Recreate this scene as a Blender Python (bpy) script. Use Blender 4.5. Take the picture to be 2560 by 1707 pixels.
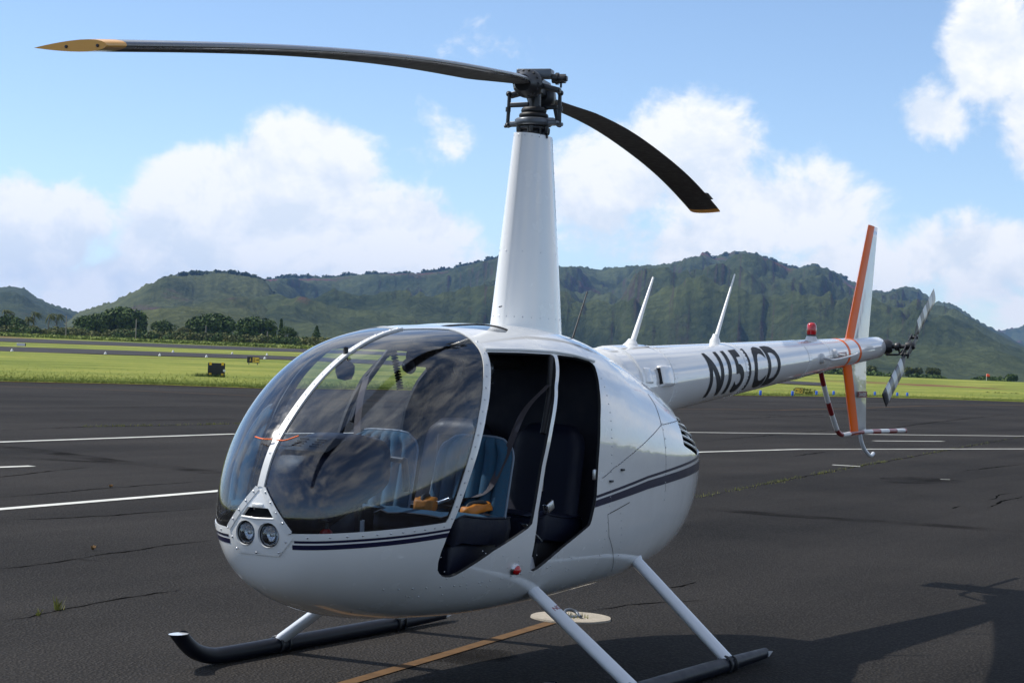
import bpy, bmesh, math, random
import numpy as np
from mathutils import Vector, Matrix, noise as mn
random.seed(7); rng = np.random.default_rng(7)
PI = math.pi
sc = bpy.context.scene
C = sc.collection
for o in list(bpy.data.objects): bpy.data.objects.remove(o)

# ------------------------------------------------------------------ camera
# World frame: the helicopter's rotor mast stands on the origin, nose to +X, port side to +Y.
CAM = np.array([9.2066, 5.2588, 1.6758]); YAW, PITCH, ROLL = -2.61597, 0.008537, 0.040131
FPX, PW, PH = 4764.5, 2560.0, 1707.0
_f = np.array([math.cos(PITCH)*math.cos(YAW), math.cos(PITCH)*math.sin(YAW), math.sin(PITCH)])
_r = np.cross(_f, [0, 0, 1]); _r /= np.linalg.norm(_r); _u = np.cross(_r, _f)
_r, _u = math.cos(ROLL)*_r + math.sin(ROLL)*_u, math.cos(ROLL)*_u - math.sin(ROLL)*_r
cd = bpy.data.cameras.new('camera'); cam = bpy.data.objects.new('camera', cd); C.objects.link(cam)
cd.sensor_width = 36; cd.lens = FPX/PW*36; cd.clip_start = 0.1; cd.clip_end = 60000
cam.matrix_world = Matrix(((_r[0], _u[0], -_f[0], CAM[0]), (_r[1], _u[1], -_f[1], CAM[1]), (_r[2], _u[2], -_f[2], CAM[2]), (0, 0, 0, 1)))
sc.camera = cam
def ray(px, py):
    d = _f + _r*(px-PW/2)/FPX - _u*(py-PH/2)/FPX
    return d
def ground(px, py, z=0.0):           # point of the flat apron seen there
    d = ray(px, py); t = (z-CAM[2])/d[2]; return CAM + d*t
def far(px, py, dist):               # point at a horizontal distance
    d = ray(px, py); return CAM + d*(dist/math.hypot(d[0], d[1]))
def azel(px, py):
    d = ray(px, py); return math.atan2(d[1], d[0]), math.atan2(d[2], math.hypot(d[0], d[1]))

# ------------------------------------------------------------------ sky, sun, exposure
SUN_EL, SUN_AZ = math.radians(50.5), math.radians(-78)
wd = bpy.data.worlds.new('World'); sc.world = wd; wd.use_nodes = True
nt = wd.node_tree; nt.nodes.clear()
def N(tree, typ, **kw):
    n = tree.nodes.new(typ)
    for k, v in kw.items():
        if k.startswith('i_'): n.inputs[int(k[2:])].default_value = v
        else: setattr(n, k, v)
    return n
def M(tree, op, a, b=None, c=None, clamp=False):
    n = tree.nodes.new('ShaderNodeMath'); n.operation = op; n.use_clamp = clamp
    for i, v in enumerate((a, b, c)):
        if v is None: continue
        if isinstance(v, (int, float)): n.inputs[i].default_value = v
        else: tree.links.new(v, n.inputs[i])
    return n.outputs[0]
def MR(tree, v, a, b, c=0.0, d=1.0, smooth=True):
    n = tree.nodes.new('ShaderNodeMapRange'); n.interpolation_type = 'SMOOTHSTEP' if smooth else 'LINEAR'
    tree.links.new(v, n.inputs[0])
    for i, q in enumerate((a, b, c, d)): n.inputs[i+1].default_value = q
    return n.outputs[0]
def build_world():
    t = nt; L = t.links.new
    sky = N(t, 'ShaderNodeTexSky', sky_type='NISHITA', sun_disc=False, sun_elevation=SUN_EL,
            sun_rotation=PI/2-SUN_AZ, altitude=2400, air_density=1.0, dust_density=0.25, ozone_density=1.6)
    tc = N(t, 'ShaderNodeTexCoord')
    rot = N(t, 'ShaderNodeVectorRotate', rotation_type='Z_AXIS'); rot.inputs['Angle'].default_value = math.radians(150)
    L(tc.outputs['Generated'], rot.inputs['Vector'])
    sp = N(t, 'ShaderNodeSeparateXYZ'); L(rot.outputs[0], sp.inputs[0])
    az = M(t, 'MULTIPLY', M(t, 'ARCTAN2', sp.outputs[1], sp.outputs[0]), 180/PI)
    el = M(t, 'MULTIPLY', M(t, 'ARCSINE', sp.outputs[2]), 180/PI)
    def noise(scale, detail, rough=0.55, dist=0.0, zs=1.0, off=(0, 0, 0)):
        mp = N(t, 'ShaderNodeMapping'); mp.inputs['Scale'].default_value = (1, 1, zs); mp.inputs['Location'].default_value = off
        L(rot.outputs[0], mp.inputs[0])
        n = N(t, 'ShaderNodeTexNoise'); n.inputs['Scale'].default_value = scale; n.inputs['Detail'].default_value = detail
        n.inputs['Roughness'].default_value = rough; n.inputs['Distortion'].default_value = dist
        L(mp.outputs[0], n.inputs['Vector']); return n.outputs[0]
    nb = noise(17, 10, 0.62, 0.25, 1.25); nbo = noise(17, 5, 0.6, 0.25, 1.25, (0, 0, 0.022))
    blobs = [(6.6, 4.8, 3.2, 2.8, 1.25), (8.0, 3.2, 5.2, 3.0, 1.3), (4.3, 3.4, 4.2, 2.2, 1.15), (9.4, 4.3, 2.6, 2.2, 1.1),
             (14.2, 2.9, 3.2, 2.5, 1.0), (10.5, 1.5, 7.0, 1.7, 1.1), (16.5, 4.2, 1.8, 1.2, .6),
             (-4.6, 5.9, 4.6, 2.6, .75), (-7.4, 4.6, 5.4, 2.8, .75), (-2.4, 5.0, 3.6, 2.2, .65), (2.6, 6.4, 5.5, 2.2, .24), (-5.5, 3.6, 5.5, 1.6, .6),
             (-13.7, 9.2, 1.9, 2.6, .95), (-12.2, 7.6, 1.5, 1.4, .8), (-15.2, 8.0, 2.0, 3.2, .9), (-16.6, 10.5, 1.8, 1.6, .8),
             (-13.6, 3.4, 4.0, 1.9, .85), (-9.8, 2.9, 3.0, 1.7, .75), (-15.6, 1.8, 3.0, 1.3, .6),
             (0.8, 9.2, 2.4, .8, .12), (4.0, 8.2, 2.6, .8, .1)]
    acc = None
    for a0, e0, ra, re, wgt in blobs:
        dx = M(t, 'DIVIDE', M(t, 'SUBTRACT', az, a0), ra); dy = M(t, 'DIVIDE', M(t, 'SUBTRACT', el, e0), re)
        q = M(t, 'SQRT', M(t, 'ADD', M(t, 'MULTIPLY', dx, dx), M(t, 'MULTIPLY', dy, dy)))
        v = M(t, 'MULTIPLY', M(t, 'SUBTRACT', 1.05, q), wgt)
        acc = v if acc is None else M(t, 'SMOOTH_MAX', acc, v, 0.12)
    d1 = M(t, 'ADD', acc, M(t, 'MULTIPLY', M(t, 'SUBTRACT', nb, 0.5), 1.5))
    d1 = MR(t, d1, 0.20, 0.50)
    # unseen clouds all round, away from the part above; coverage raised for white fill
    g = noise(4.2, 9, 0.6, 0.4, 1.8, (3, 1, 0))
    far_m = MR(t, M(t, 'ABSOLUTE', az), 17, 26); hi_m = MR(t, el, 12.5, 18)
    gm = M(t, 'MAXIMUM', far_m, hi_m)
    d2 = M(t, 'MULTIPLY', M(t, 'MULTIPLY', MR(t, g, 0.38, 0.72), gm), MR(t, el, 0.0, 5))
    dens = M(t, 'MAXIMUM', d1, d2)
    dens = M(t, 'MULTIPLY', dens, 0.96)
    # cloud brightness: lit tops and grey-blue undersides painted into the colour, plus random folds
    n2 = noise(24, 7, 0.6, 0.2, 1.3, (1, 4, 2)); n3 = noise(9, 5, 0.5, 0, 1.4, (7, 2, 5))
    sh = M(t, 'ADD', M(t, 'ADD', M(t, 'MULTIPLY', M(t, 'SUBTRACT', nb, nbo), 2.6), 0.42), M(t, 'ADD', M(t, 'MULTIPLY', M(t, 'SUBTRACT', n3, 0.5), 0.9), M(t, 'MULTIPLY', M(t, 'SUBTRACT', n2, 0.5), 0.35)))
    cr = N(t, 'ShaderNodeValToRGB'); L(MR(t, sh, 0.06, 0.56, smooth=False), cr.inputs[0])
    cr.color_ramp.elements[0].color = (0.78, 0.84, 0.91, 1); cr.color_ramp.elements[1].color = (1.0, 1.0, 1.0, 1)
    b1 = N(t, 'ShaderNodeBackground'); L(sky.outputs[0], b1.inputs[0]); b1.inputs[1].default_value = SKY_STR
    b2 = N(t, 'ShaderNodeBackground'); L(cr.outputs[0], b2.inputs[0]); b2.inputs[1].default_value = CLOUD_STR
    mx = N(t, 'ShaderNodeMixShader'); L(dens, mx.inputs[0]); L(b1.outputs[0], mx.inputs[1]); L(b2.outputs[0], mx.inputs[2])
    out = N(t, 'ShaderNodeOutputWorld'); L(mx.outputs[0], out.inputs[0])
SKY_STR, CLOUD_STR = 0.14, 0.96
HAZE = 7.0e-5
build_world()
sd = bpy.data.lights.new('sun', 'SUN'); sun = bpy.data.objects.new('sun', sd); C.objects.link(sun)
sd.energy = 4.2; sd.angle = math.radians(0.53); sd.color = (1.0, 0.95, 0.87)
sv = Vector((math.cos(SUN_EL)*math.cos(SUN_AZ), math.cos(SUN_EL)*math.sin(SUN_AZ), math.sin(SUN_EL)))
sun.rotation_euler = sv.to_track_quat('Z', 'Y').to_euler(); sun.location = (0, -20, 30)
vs = sc.view_settings; vs.view_transform = 'Standard'; vs.look = 'None'; vs.gamma = 1; vs.exposure = 0.25; vs.use_curve_mapping = False
sc.cycles.use_denoising = True; sc.cycles.max_bounces = 10; sc.cycles.transparent_max_bounces = 16; sc.cycles.volume_bounces = 0
sc.cycles.caustics_reflective = False; sc.cycles.caustics_refractive = False

# ------------------------------------------------------------------ materials
MT = {}
def mat(name, col, rough=0.5, metal=0.0, coat=0.0, var=0.06, scale=8.0, bump=0.0, bscale=40.0, emit=None, spec=0.5, cior=1.5):
    m = bpy.data.materials.new(name); m.use_nodes = True; t = m.node_tree; b = t.nodes['Principled BSDF']; L = t.links.new
    b.inputs['Roughness'].default_value = rough; b.inputs['Metallic'].default_value = metal
    b.inputs['Coat Weight'].default_value = coat; b.inputs['Coat Roughness'].default_value = 0.03; b.inputs['Coat IOR'].default_value = cior
    b.inputs['Specular IOR Level'].default_value = spec
    tc = N(t, 'ShaderNodeTexCoord'); n = N(t, 'ShaderNodeTexNoise'); n.inputs['Scale'].default_value = scale; n.inputs['Detail'].default_value = 5
    L(tc.outputs['Object'], n.inputs['Vector'])
    mx = N(t, 'ShaderNodeMix', data_type='RGBA'); L(n.outputs[0], mx.inputs[0])
    mx.inputs[6].default_value = (*[max(0, c*(1-var*1.6)) for c in col], 1); mx.inputs[7].default_value = (*[min(1, c*(1+var*1.6)) for c in col], 1)
    L(mx.outputs[2], b.inputs['Base Color'])
    L(MR(t, n.outputs[0], 0.3, 0.7, rough*0.85, min(1, rough*1.15), False), b.inputs['Roughness'])
    if bump:
        n2 = N(t, 'ShaderNodeTexNoise'); n2.inputs['Scale'].default_value = bscale; n2.inputs['Detail'].default_value = 4; L(tc.outputs['Object'], n2.inputs['Vector'])
        bp = N(t, 'ShaderNodeBump'); bp.inputs['Strength'].default_value = bump; bp.inputs['Distance'].default_value = 0.02; L(n2.outputs[0], bp.inputs['Height']); L(bp.outputs[0], b.inputs['Normal']); L(bp.outputs[0], b.inputs['Coat Normal'])
    MT[name] = m; return m
mat('white_paint', (0.82, 0.82, 0.80), 0.25, coat=1.0, var=0.015, bump=0.03, bscale=2.2, cior=1.7)
mat('cowl_paint', (0.82, 0.82, 0.80), 0.22, coat=1.0, var=0.015, bump=0.30, bscale=2.6, cior=1.9)
mat('boom_paint', (0.81, 0.81, 0.80), 0.18, coat=1.0, var=0.01, bump=0.012, bscale=2.5, cior=1.8)
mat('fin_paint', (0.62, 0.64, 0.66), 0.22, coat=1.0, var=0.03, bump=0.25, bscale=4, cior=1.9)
mat('trim_paint', (0.72, 0.73, 0.72), 0.35, coat=0.5, var=0.03)
mat('navy_stripe', (0.010, 0.011, 0.042), 0.35, coat=0.25, spec=0.3, var=0.05)
mat('orange_paint', (1.0, 0.145, 0.0), 0.45, coat=0.15, spec=0.3, var=0.05)
mat('black_metal', (0.014, 0.015, 0.018), 0.42, metal=0.0, coat=0.15, var=0.2, scale=30)
mat('blade_black', (0.028, 0.028, 0.030), 0.28, coat=0.6, var=0.12)
mat('blade_under', (0.016, 0.015, 0.015), 0.6, var=0.15, scale=20)
mat('grey_metal', (0.10, 0.115, 0.135), 0.38, metal=0.4, coat=0.3, var=0.1, scale=25)
mat('steel', (0.55, 0.56, 0.58), 0.3, metal=1.0, var=0.05)
mat('yellow_tip', (0.80, 0.36, 0.02), 0.4, coat=0.5, var=0.06)
mat('rubber', (0.012, 0.012, 0.013), 0.55, var=0.1)
mat('skid_paint', (0.007, 0.009, 0.016), 0.42, spec=0.22, coat=0.0, var=0.2, scale=20)
mat('strut_paint', (0.62, 0.65, 0.69), 0.35, coat=0.6, var=0.04)
mat('lining', (0.006, 0.007, 0.016), 0.8, var=0.15, bump=0.1, bscale=90)
mat('interior_black', (0.012, 0.012, 0.014), 0.6, var=0.2, bump=0.1, bscale=60)
mat('console_navy', (0.007, 0.009, 0.022), 0.45, spec=0.3, var=0.15, bump=0.08, bscale=120)
mat('seat_cloth', (0.014, 0.066, 0.120), 0.85, var=0.25, scale=60, bump=0.25, bscale=220)
mat('seat_vinyl', (0.0035, 0.0055, 0.017), 0.55, var=0.2, scale=20, bump=0.06, bscale=60, spec=0.25)
mat('seat_piping', (0.16, 0.21, 0.27), 0.5)
mat('webbing', (0.055, 0.045, 0.050), 0.8, var=0.2, scale=80, bump=0.2, bscale=300)
mat('orange_bag', (0.50, 0.16, 0.008), 0.55, var=0.15, scale=12, bump=0.35, bscale=18)
mat('red_lens', (0.45, 0.008, 0.012), 0.18, coat=1.0, var=0.1)
mat('red_paint', (0.42, 0.010, 0.012), 0.35, coat=0.5)
mat('dark_red', (0.22, 0.008, 0.012), 0.4, coat=0.4)
mat('guard_white', (0.60, 0.60, 0.60), 0.4, coat=0.4)
mat('checker_white', (0.52, 0.54, 0.56), 0.3, coat=0.7, var=0.06)
mat('checker_grey', (0.07, 0.07, 0.075), 0.35, coat=0.5, var=0.1)
mat('reflector', (0.42, 0.46, 0.50), 0.18, metal=1.0, var=0.1)
mat('lens', (0.25, 0.29, 0.32), 0.05, coat=1.0, var=0.1, scale=30)
mat('line_white', (0.60, 0.60, 0.56), 0.9, var=0.2, scale=3.0, spec=0.1)
mat('line_yellow', (0.130, 0.078, 0.040), 0.9, var=0.35, scale=9.0, spec=0.05)
mat('concrete', (0.36, 0.32, 0.26), 0.95, spec=0.1, var=0.25, scale=30, bump=0.4, bscale=120)
mat('crack_dark', (0.006, 0.006, 0.006), 1.0, var=0.3, spec=0.0)
mat('sign_black', (0.012, 0.012, 0.013), 0.55, var=0.2)
mat('sign_yellow', (0.75, 0.50, 0.06), 0.6, var=0.1)
mat('yellow_square', (0.90, 0.52, 0.01), 0.5, var=0.06)
mat('sign_white', (0.72, 0.72, 0.70), 0.6, var=0.08)
mat('blue_plastic', (0.01, 0.10, 0.55), 0.4, coat=0.3)
mat('pole_wood', (0.26, 0.23, 0.20), 0.85, var=0.15)
mat('windsock', (0.85, 0.10, 0.03), 0.8)
mat('bark', (0.13, 0.10, 0.075), 0.95, var=0.3, bump=0.4, bscale=20)
def glass_mat(name, tint, gloss_rough, base=0.045):
    m = bpy.data.materials.new(name); m.use_nodes = True; t = m.node_tree; t.nodes.clear(); L = t.links.new
    tr = N(t, 'ShaderNodeBsdfTransparent'); tr.inputs[0].default_value = (*tint, 1)
    tc = N(t, 'ShaderNodeTexCoord'); n = N(t, 'ShaderNodeTexNoise'); n.inputs['Scale'].default_value = 22; n.inputs['Detail'].default_value = 6; L(tc.outputs['Object'], n.inputs['Vector'])
    g1 = N(t, 'ShaderNodeBsdfGlossy'); g1.inputs['Roughness'].default_value = gloss_rough
    g2 = N(t, 'ShaderNodeBsdfGlossy'); L(MR(t, n.outputs[0], 0.3, 0.7, 0.045, 0.20, False), g2.inputs['Roughness'])   # fine scratches
    gm = N(t, 'ShaderNodeMixShader'); gm.inputs[0].default_value = 0.30; L(g1.outputs[0], gm.inputs[1]); L(g2.outputs[0], gm.inputs[2])
    fr = N(t, 'ShaderNodeFresnel'); fr.inputs[0].default_value = 1.50
    f2 = M(t, 'ADD', M(t, 'MULTIPLY', fr.outputs[0], 1.45), base, clamp=True)
    mx = N(t, 'ShaderNodeMixShader'); L(f2, mx.inputs[0]); L(tr.outputs[0], mx.inputs[1]); L(gm.outputs[0], mx.inputs[2])
    out = N(t, 'ShaderNodeOutputMaterial'); L(mx.outputs[0], out.inputs[0]); MT[name] = m
glass_mat('acrylic', (0.64, 0.72, 0.82), 0.022)
glass_mat('lamp_glass', (0.90, 0.93, 0.95), 0.02)
glass_mat('tinted_acrylic', (0.12, 0.17, 0.28), 0.015, 0.06)
def leaf_mat(name, dark, light, rough=0.6):
    m = bpy.data.materials.new(name); m.use_nodes = True; t = m.node_tree; b = t.nodes['Principled BSDF']; L = t.links.new
    g = N(t, 'ShaderNodeNewGeometry'); tc = N(t, 'ShaderNodeTexCoord'); n = N(t, 'ShaderNodeTexNoise'); n.inputs['Scale'].default_value = 0.35; n.inputs['Detail'].default_value = 4
    L(tc.outputs['Object'], n.inputs['Vector'])
    f = M(t, 'ADD', M(t, 'MULTIPLY', g.outputs['Random Per Island'], 0.5), M(t, 'MULTIPLY', n.outputs[0], 0.5))
    mx = N(t, 'ShaderNodeMix', data_type='RGBA'); L(f, mx.inputs[0]); mx.inputs[6].default_value = (*dark, 1); mx.inputs[7].default_value = (*light, 1)
    L(mx.outputs[2], b.inputs['Base Color']); b.inputs['Roughness'].default_value = rough; b.inputs['Specular IOR Level'].default_value = 0.08
    MT[name] = m
leaf_mat('leaf_dark', (0.022, 0.044, 0.012), (0.100, 0.145, 0.036))
leaf_mat('leaf_olive', (0.045, 0.055, 0.018), (0.175, 0.180, 0.058))
leaf_mat('leaf_palm', (0.030, 0.045, 0.014), (0.120, 0.125, 0.035))
leaf_mat('grass_blade', (0.11, 0.15, 0.03), (0.26, 0.30, 0.07))
leaf_mat('weed', (0.12, 0.14, 0.03), (0.30, 0.30, 0.08))
mat('soil', (0.060, 0.038, 0.026), 1.0, var=0.3, scale=1.5, spec=0.0)
mat('dry_leaf', (0.30, 0.17, 0.06), 0.8, var=0.3)
leaf_mat('ridge_leaf', (0.025, 0.045, 0.020), (0.060, 0.085, 0.035))

# ------------------------------------------------------------------ mesh helpers
def link(name, me, parent=None, m=None):
    o = bpy.data.objects.new(name, me); C.objects.link(o)
    if parent is not None: o.parent = parent
    if m is not None and me is not None:
        for q in (m if isinstance(m, (list, tuple)) else [m]): me.materials.append(MT[q] if isinstance(q, str) else q)
    return o
def mesh(name, V, F, parent=None, m=None, smooth=True, normals=None, mi=None):
    me = bpy.data.meshes.new(name); me.from_pydata([tuple(v) for v in np.asarray(V, float)], [], [tuple(map(int, f)) for f in F]); me.update()
    if smooth: me.polygons.foreach_set('use_smooth', [True]*len(me.polygons))
    o = link(name, me, parent, m)
    if mi is not None: me.polygons.foreach_set('material_index', list(map(int, mi)))
    if normals is not None: me.normals_split_custom_set_from_vertices([tuple(n) for n in normals])
    return o
def tag(o, label=None, cat=None, group=None, kind=None):
    if label: o['label'] = label
    if cat: o['category'] = cat
    if group: o['group'] = group
    if kind: o['kind'] = kind
    return o
def empty(name, loc=(0, 0, 0)):
    o = bpy.data.objects.new(name, None); C.objects.link(o); o.location = loc; o.empty_display_size = 0.3; return o
class MB:
    """collects boxes, tubes, lathes ... and builds ONE mesh"""
    def __init__(s): s.V = []; s.F = []; s.S = []; s.MI = []; s.cur = 0
    def add(s, V, F, smooth=True):
        b = len(s.V); s.V += [tuple(map(float, v)) for v in V]; s.F += [tuple(b+i for i in f) for f in F]; s.S += [smooth]*len(F); s.MI += [s.cur]*len(F); return s
    def mat(s, k): s.cur = k; return s
    def box(s, c, size, R=None, bev=0.0):
        c = np.array(c, float); h = np.array(size, float)/2
        if bev > 0:
            bm = bmesh.new(); bmesh.ops.create_cube(bm, size=2)
            for v in bm.verts: v.co = Vector((v.co.x*h[0], v.co.y*h[1], v.co.z*h[2]))
            bmesh.ops.bevel(bm, geom=bm.edges[:], offset=min(bev, min(h)*0.9), segments=2, affect='EDGES', profile=0.6)
            bm.verts.index_update(); P = np.array([v.co[:] for v in bm.verts]); F = [[v.index for v in f.verts] for f in bm.faces]; bm.free(); sm = True
        else:
            P = np.array([[x, y, z] for x in (-1, 1) for y in (-1, 1) for z in (-1, 1)], float)*h
            F = [(0, 1, 3, 2), (4, 6, 7, 5), (0, 4, 5, 1), (2, 3, 7, 6), (0, 2, 6, 4), (1, 5, 7, 3)]; sm = False
        if R is not None: P = P @ np.array(R).T
        return s.add(P+c, F, sm)
    def tube(s, pts, r, n=12, cap=True, flat=None):
        pts = [np.array(p, float) for p in pts]; k = len(pts); rr = r if isinstance(r, (list, tuple)) else [r]*k
        T = [pts[min(i+1, k-1)]-pts[max(i-1, 0)] for i in range(k)]; T = [t/np.linalg.norm(t) for t in T]
        a = np.array([0, 0, 1.0]) if abs(T[0][2]) < 0.9 else np.array([1.0, 0, 0]); u = np.cross(T[0], a); u /= np.linalg.norm(u)
        V = []; F = []
        for i in range(k):
            u = u-T[i]*(u@T[i]); u /= np.linalg.norm(u); w = np.cross(T[i], u)
            for j in range(n):
                q = 2*PI*j/n; V.append(pts[i]+rr[i]*(math.cos(q)*u+math.sin(q)*w))
        for i in range(k-1):
            for j in range(n): F.append((i*n+j, i*n+(j+1) % n, (i+1)*n+(j+1) % n, (i+1)*n+j))
        s.add(V, F)
        if cap:
            s.add(V[:n], [tuple(range(n))[::-1]], False); s.add(V[-n:], [tuple(range(n))], False)
        return s
    def lathe(s, prof, o=(0, 0, 0), axis=(0, 0, 1), n=24, cap=True):
        ax = Vector(axis).normalized(); q = ax.to_track_quat('Z', 'Y').to_matrix(); V = []; F = []; k = len(prof)
        for (r, z) in prof:
            for j in range(n):
                a = 2*PI*j/n; V.append(Vector(o)+q @ Vector((r*math.cos(a), r*math.sin(a), z)))
        for i in range(k-1):
            for j in range(n): F.append((i*n+j, i*n+(j+1) % n, (i+1)*n+(j+1) % n, (i+1)*n+j))
        s.add(V, F)
        if cap and prof[0][0] > 1e-4: s.add(V[:n], [tuple(range(n))[::-1]], False)
        if cap and prof[-1][0] > 1e-4: s.add(V[-n:], [tuple(range(n))], False)
        return s
    def torus(s, o, R, r, axis=(0, 0, 1), n=28, k=10, sq=1.0):
        q = Vector(axis).normalized().to_track_quat('Z', 'Y').to_matrix(); V = []; F = []
        for i in range(n):
            a = 2*PI*i/n
            for j in range(k):
                b = 2*PI*j/k; V.append(Vector(o)+q @ Vector(((R+r*math.cos(b))*math.cos(a), (R+r*math.cos(b))*math.sin(a), sq*r*math.sin(b))))
        for i in range(n):
            for j in range(k): F.append((i*k+j, ((i+1) % n)*k+j, ((i+1) % n)*k+(j+1) % k, i*k+(j+1) % k))
        return s.add(V, F)
    def build(s, name, m, parent=None):
        o = mesh(name, s.V, s.F, parent, m, smooth=False, mi=s.MI if max(s.MI) > 0 else None)
        o.data.polygons.foreach_set('use_smooth', s.S)
        return o
def bez(pts, n=8):
    """Catmull-Rom through points"""
    P = [np.array(p, float) for p in pts]; P = [2*P[0]-P[1]]+P+[2*P[-1]-P[-2]]; out = []
    for i in range(1, len(P)-2):
        for k in range(n):
            t = k/n; a, b, c, d = P[i-1:i+3]
            out.append(0.5*((2*b)+(c-a)*t+(2*a-5*b+4*c-d)*t*t+(3*b-a-3*c+d)*t**3))
    return out+[P[-2]]

# ================================================================== the helicopter: fuselage surface
# ---- fuselage surface ----
XN,XT=2.355,-1.79
TAB=[ # x, ztop, zbot, halfwidth, zmax, ntop, nbot
( 2.355,0.90,0.90,0.00,0.90,2.0,2.0),
( 2.337,1.03,0.755,0.155,0.90,2.05,2.05),
( 2.28,1.183,0.63,0.28,0.90,2.1,2.1),
( 2.17,1.325,0.54,0.385,0.92,2.2,2.1),
( 1.96,1.51,0.46,0.51,0.96,2.4,2.1),
( 1.71,1.66,0.405,0.585,1.00,2.7,2.15),
( 1.45,1.755,0.380,0.62,1.03,3.0,2.5),
( 1.10,1.815,0.366,0.64,1.05,3.15,2.9),
( 0.70,1.845,0.369,0.64,1.08,3.1,3.2),
( 0.30,1.85,0.380,0.635,1.10,2.85,3.3),
(-0.10,1.825,0.396,0.62,1.11,2.5,3.4),
(-0.50,1.755,0.415,0.59,1.11,2.2,3.5),
(-0.90,1.64,0.465,0.55,1.10,2.1,3.4),
(-1.25,1.49,0.535,0.49,1.09,2.15,3.0),
(-1.50,1.36,0.64,0.41,1.08,2.25,2.5),
(-1.68,1.26,0.80,0.31,1.08,2.3,2.3),
(-1.76,1.18,0.93,0.21,1.08,2.3,2.1),
(-1.79,1.06,1.06,0.00,1.06,2.2,2.0)]
def pchip(xs,ys,x):
    xs=np.asarray(xs,float);ys=np.asarray(ys,float);h=np.diff(xs);d=np.diff(ys)/h
    m=np.zeros_like(ys)
    for i in range(1,len(xs)-1):
        if d[i-1]*d[i]>0:
            w1=2*h[i]+h[i-1];w2=h[i]+2*h[i-1]; m[i]=(w1+w2)/(w1/d[i-1]+w2/d[i])
    m[0]=d[0];m[-1]=d[-1]
    x=np.asarray(x,float);k=np.clip(np.searchsorted(xs,x)-1,0,len(h)-1)
    t=(x-xs[k])/h[k];t2=t*t;t3=t2*t
    return (2*t3-3*t2+1)*ys[k]+(t3-2*t2+t)*h[k]*m[k]+(-2*t3+3*t2)*ys[k+1]+(t3-t2)*h[k]*m[k+1]
def spl(xs,ys,x):
    # C2-ish cubic (natural) spline
    xs=np.asarray(xs,float);ys=np.asarray(ys,float);n=len(xs);h=np.diff(xs)
    A=np.eye(n);r=np.zeros(n)
    for i in range(1,n-1):
        A[i,i-1]=h[i-1];A[i,i]=2*(h[i-1]+h[i]);A[i,i+1]=h[i];r[i]=6*((ys[i+1]-ys[i])/h[i]-(ys[i]-ys[i-1])/h[i-1])
    M=np.linalg.solve(A,r);x=np.asarray(x,float);k=np.clip(np.searchsorted(xs,x)-1,0,n-2)
    a=xs[k+1]-x;b=x-xs[k];hh=h[k]
    return M[k]*a**3/(6*hh)+M[k+1]*b**3/(6*hh)+(ys[k]/hh-M[k]*hh/6)*a+(ys[k+1]/hh-M[k+1]*hh/6)*b
def x2t(x): return np.arccos(np.clip(1-2*(XN-np.asarray(x,float))/(XN-XT),-1,1))/np.pi
def t2x(t): return XN-(XN-XT)*(1-np.cos(np.pi*np.asarray(t)))/2
def prof(t):
    T=np.array(TAB);tt=x2t(T[:,0])
    return [spl(tt,T[:,c],t) for c in (1,2,3,4)]+[pchip(tt,T[:,c],t) for c in(5,6)]
def surf(t,a):
    """a: angle, 0=top, pi/2=port(+y) , pi=bottom"""
    zt,zb,w,zm,nt,nb=prof(t)
    ca,sa=np.cos(a),np.sin(a); n=np.where(ca>=0,nt,nb)
    w=np.maximum(w,0); y=w*np.sign(sa)*np.abs(sa)**(2/n); H=np.where(ca>=0,zt-zm,zm-zb)
    z=zm+H*np.sign(ca)*np.abs(ca)**(2/n)
    return np.stack([t2x(t)+0*a,y,z],-1)
class SM:
    """piece of the fuselage surface: positions, outward normals, faces"""
    def __init__(s, V, Nn, F): s.V, s.N, s.F = V, Nn, F
def clip(S, val):
    """split along val = 0 -> (val > 0 part, val < 0 part)"""
    V = [tuple(v) for v in S.V]; Nn = [tuple(n) for n in S.N]; f = list(val(np.asarray(S.V))); f = [q if abs(q) > 1e-7 else 1e-7 for q in f]
    cut = {}; A, B = [], []
    def mid(i, j):
        k = (min(i, j), max(i, j))
        if k not in cut:
            i, j = k; t = f[i]/(f[i]-f[j]); p = np.array(V[i])*(1-t)+np.array(V[j])*t; n = np.array(Nn[i])*(1-t)+np.array(Nn[j])*t; n /= np.linalg.norm(n)
            V.append(tuple(p)); Nn.append(tuple(n)); cut[k] = len(V)-1
        return cut[k]
    for F in S.F:
        sg = [f[i] > 0 for i in F]
        if all(sg): A.append(F); continue
        if not any(sg): B.append(F); continue
        a, b = [], []
        for i, j in zip(F, F[1:]+F[:1]):
            (a if f[i] > 0 else b).append(i)
            if (f[i] > 0) != (f[j] > 0): m = mid(i, j); a.append(m); b.append(m)
        if len(a) > 2: A.append(tuple(a))
        if len(b) > 2: B.append(tuple(b))
    def comp(FF):
        u = sorted({i for F in FF for i in F}); mp = {i: k for k, i in enumerate(u)}
        return SM(np.array([V[i] for i in u]).reshape(-1, 3), np.array([Nn[i] for i in u]).reshape(-1, 3), [tuple(mp[i] for i in F) for F in FF])
    return comp(A), comp(B)
def merge(a, b):
    n = len(a.V); return SM(np.vstack([a.V, b.V]), np.vstack([a.N, b.N]), list(a.F)+[tuple(i+n for i in F) for F in b.F])
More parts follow.
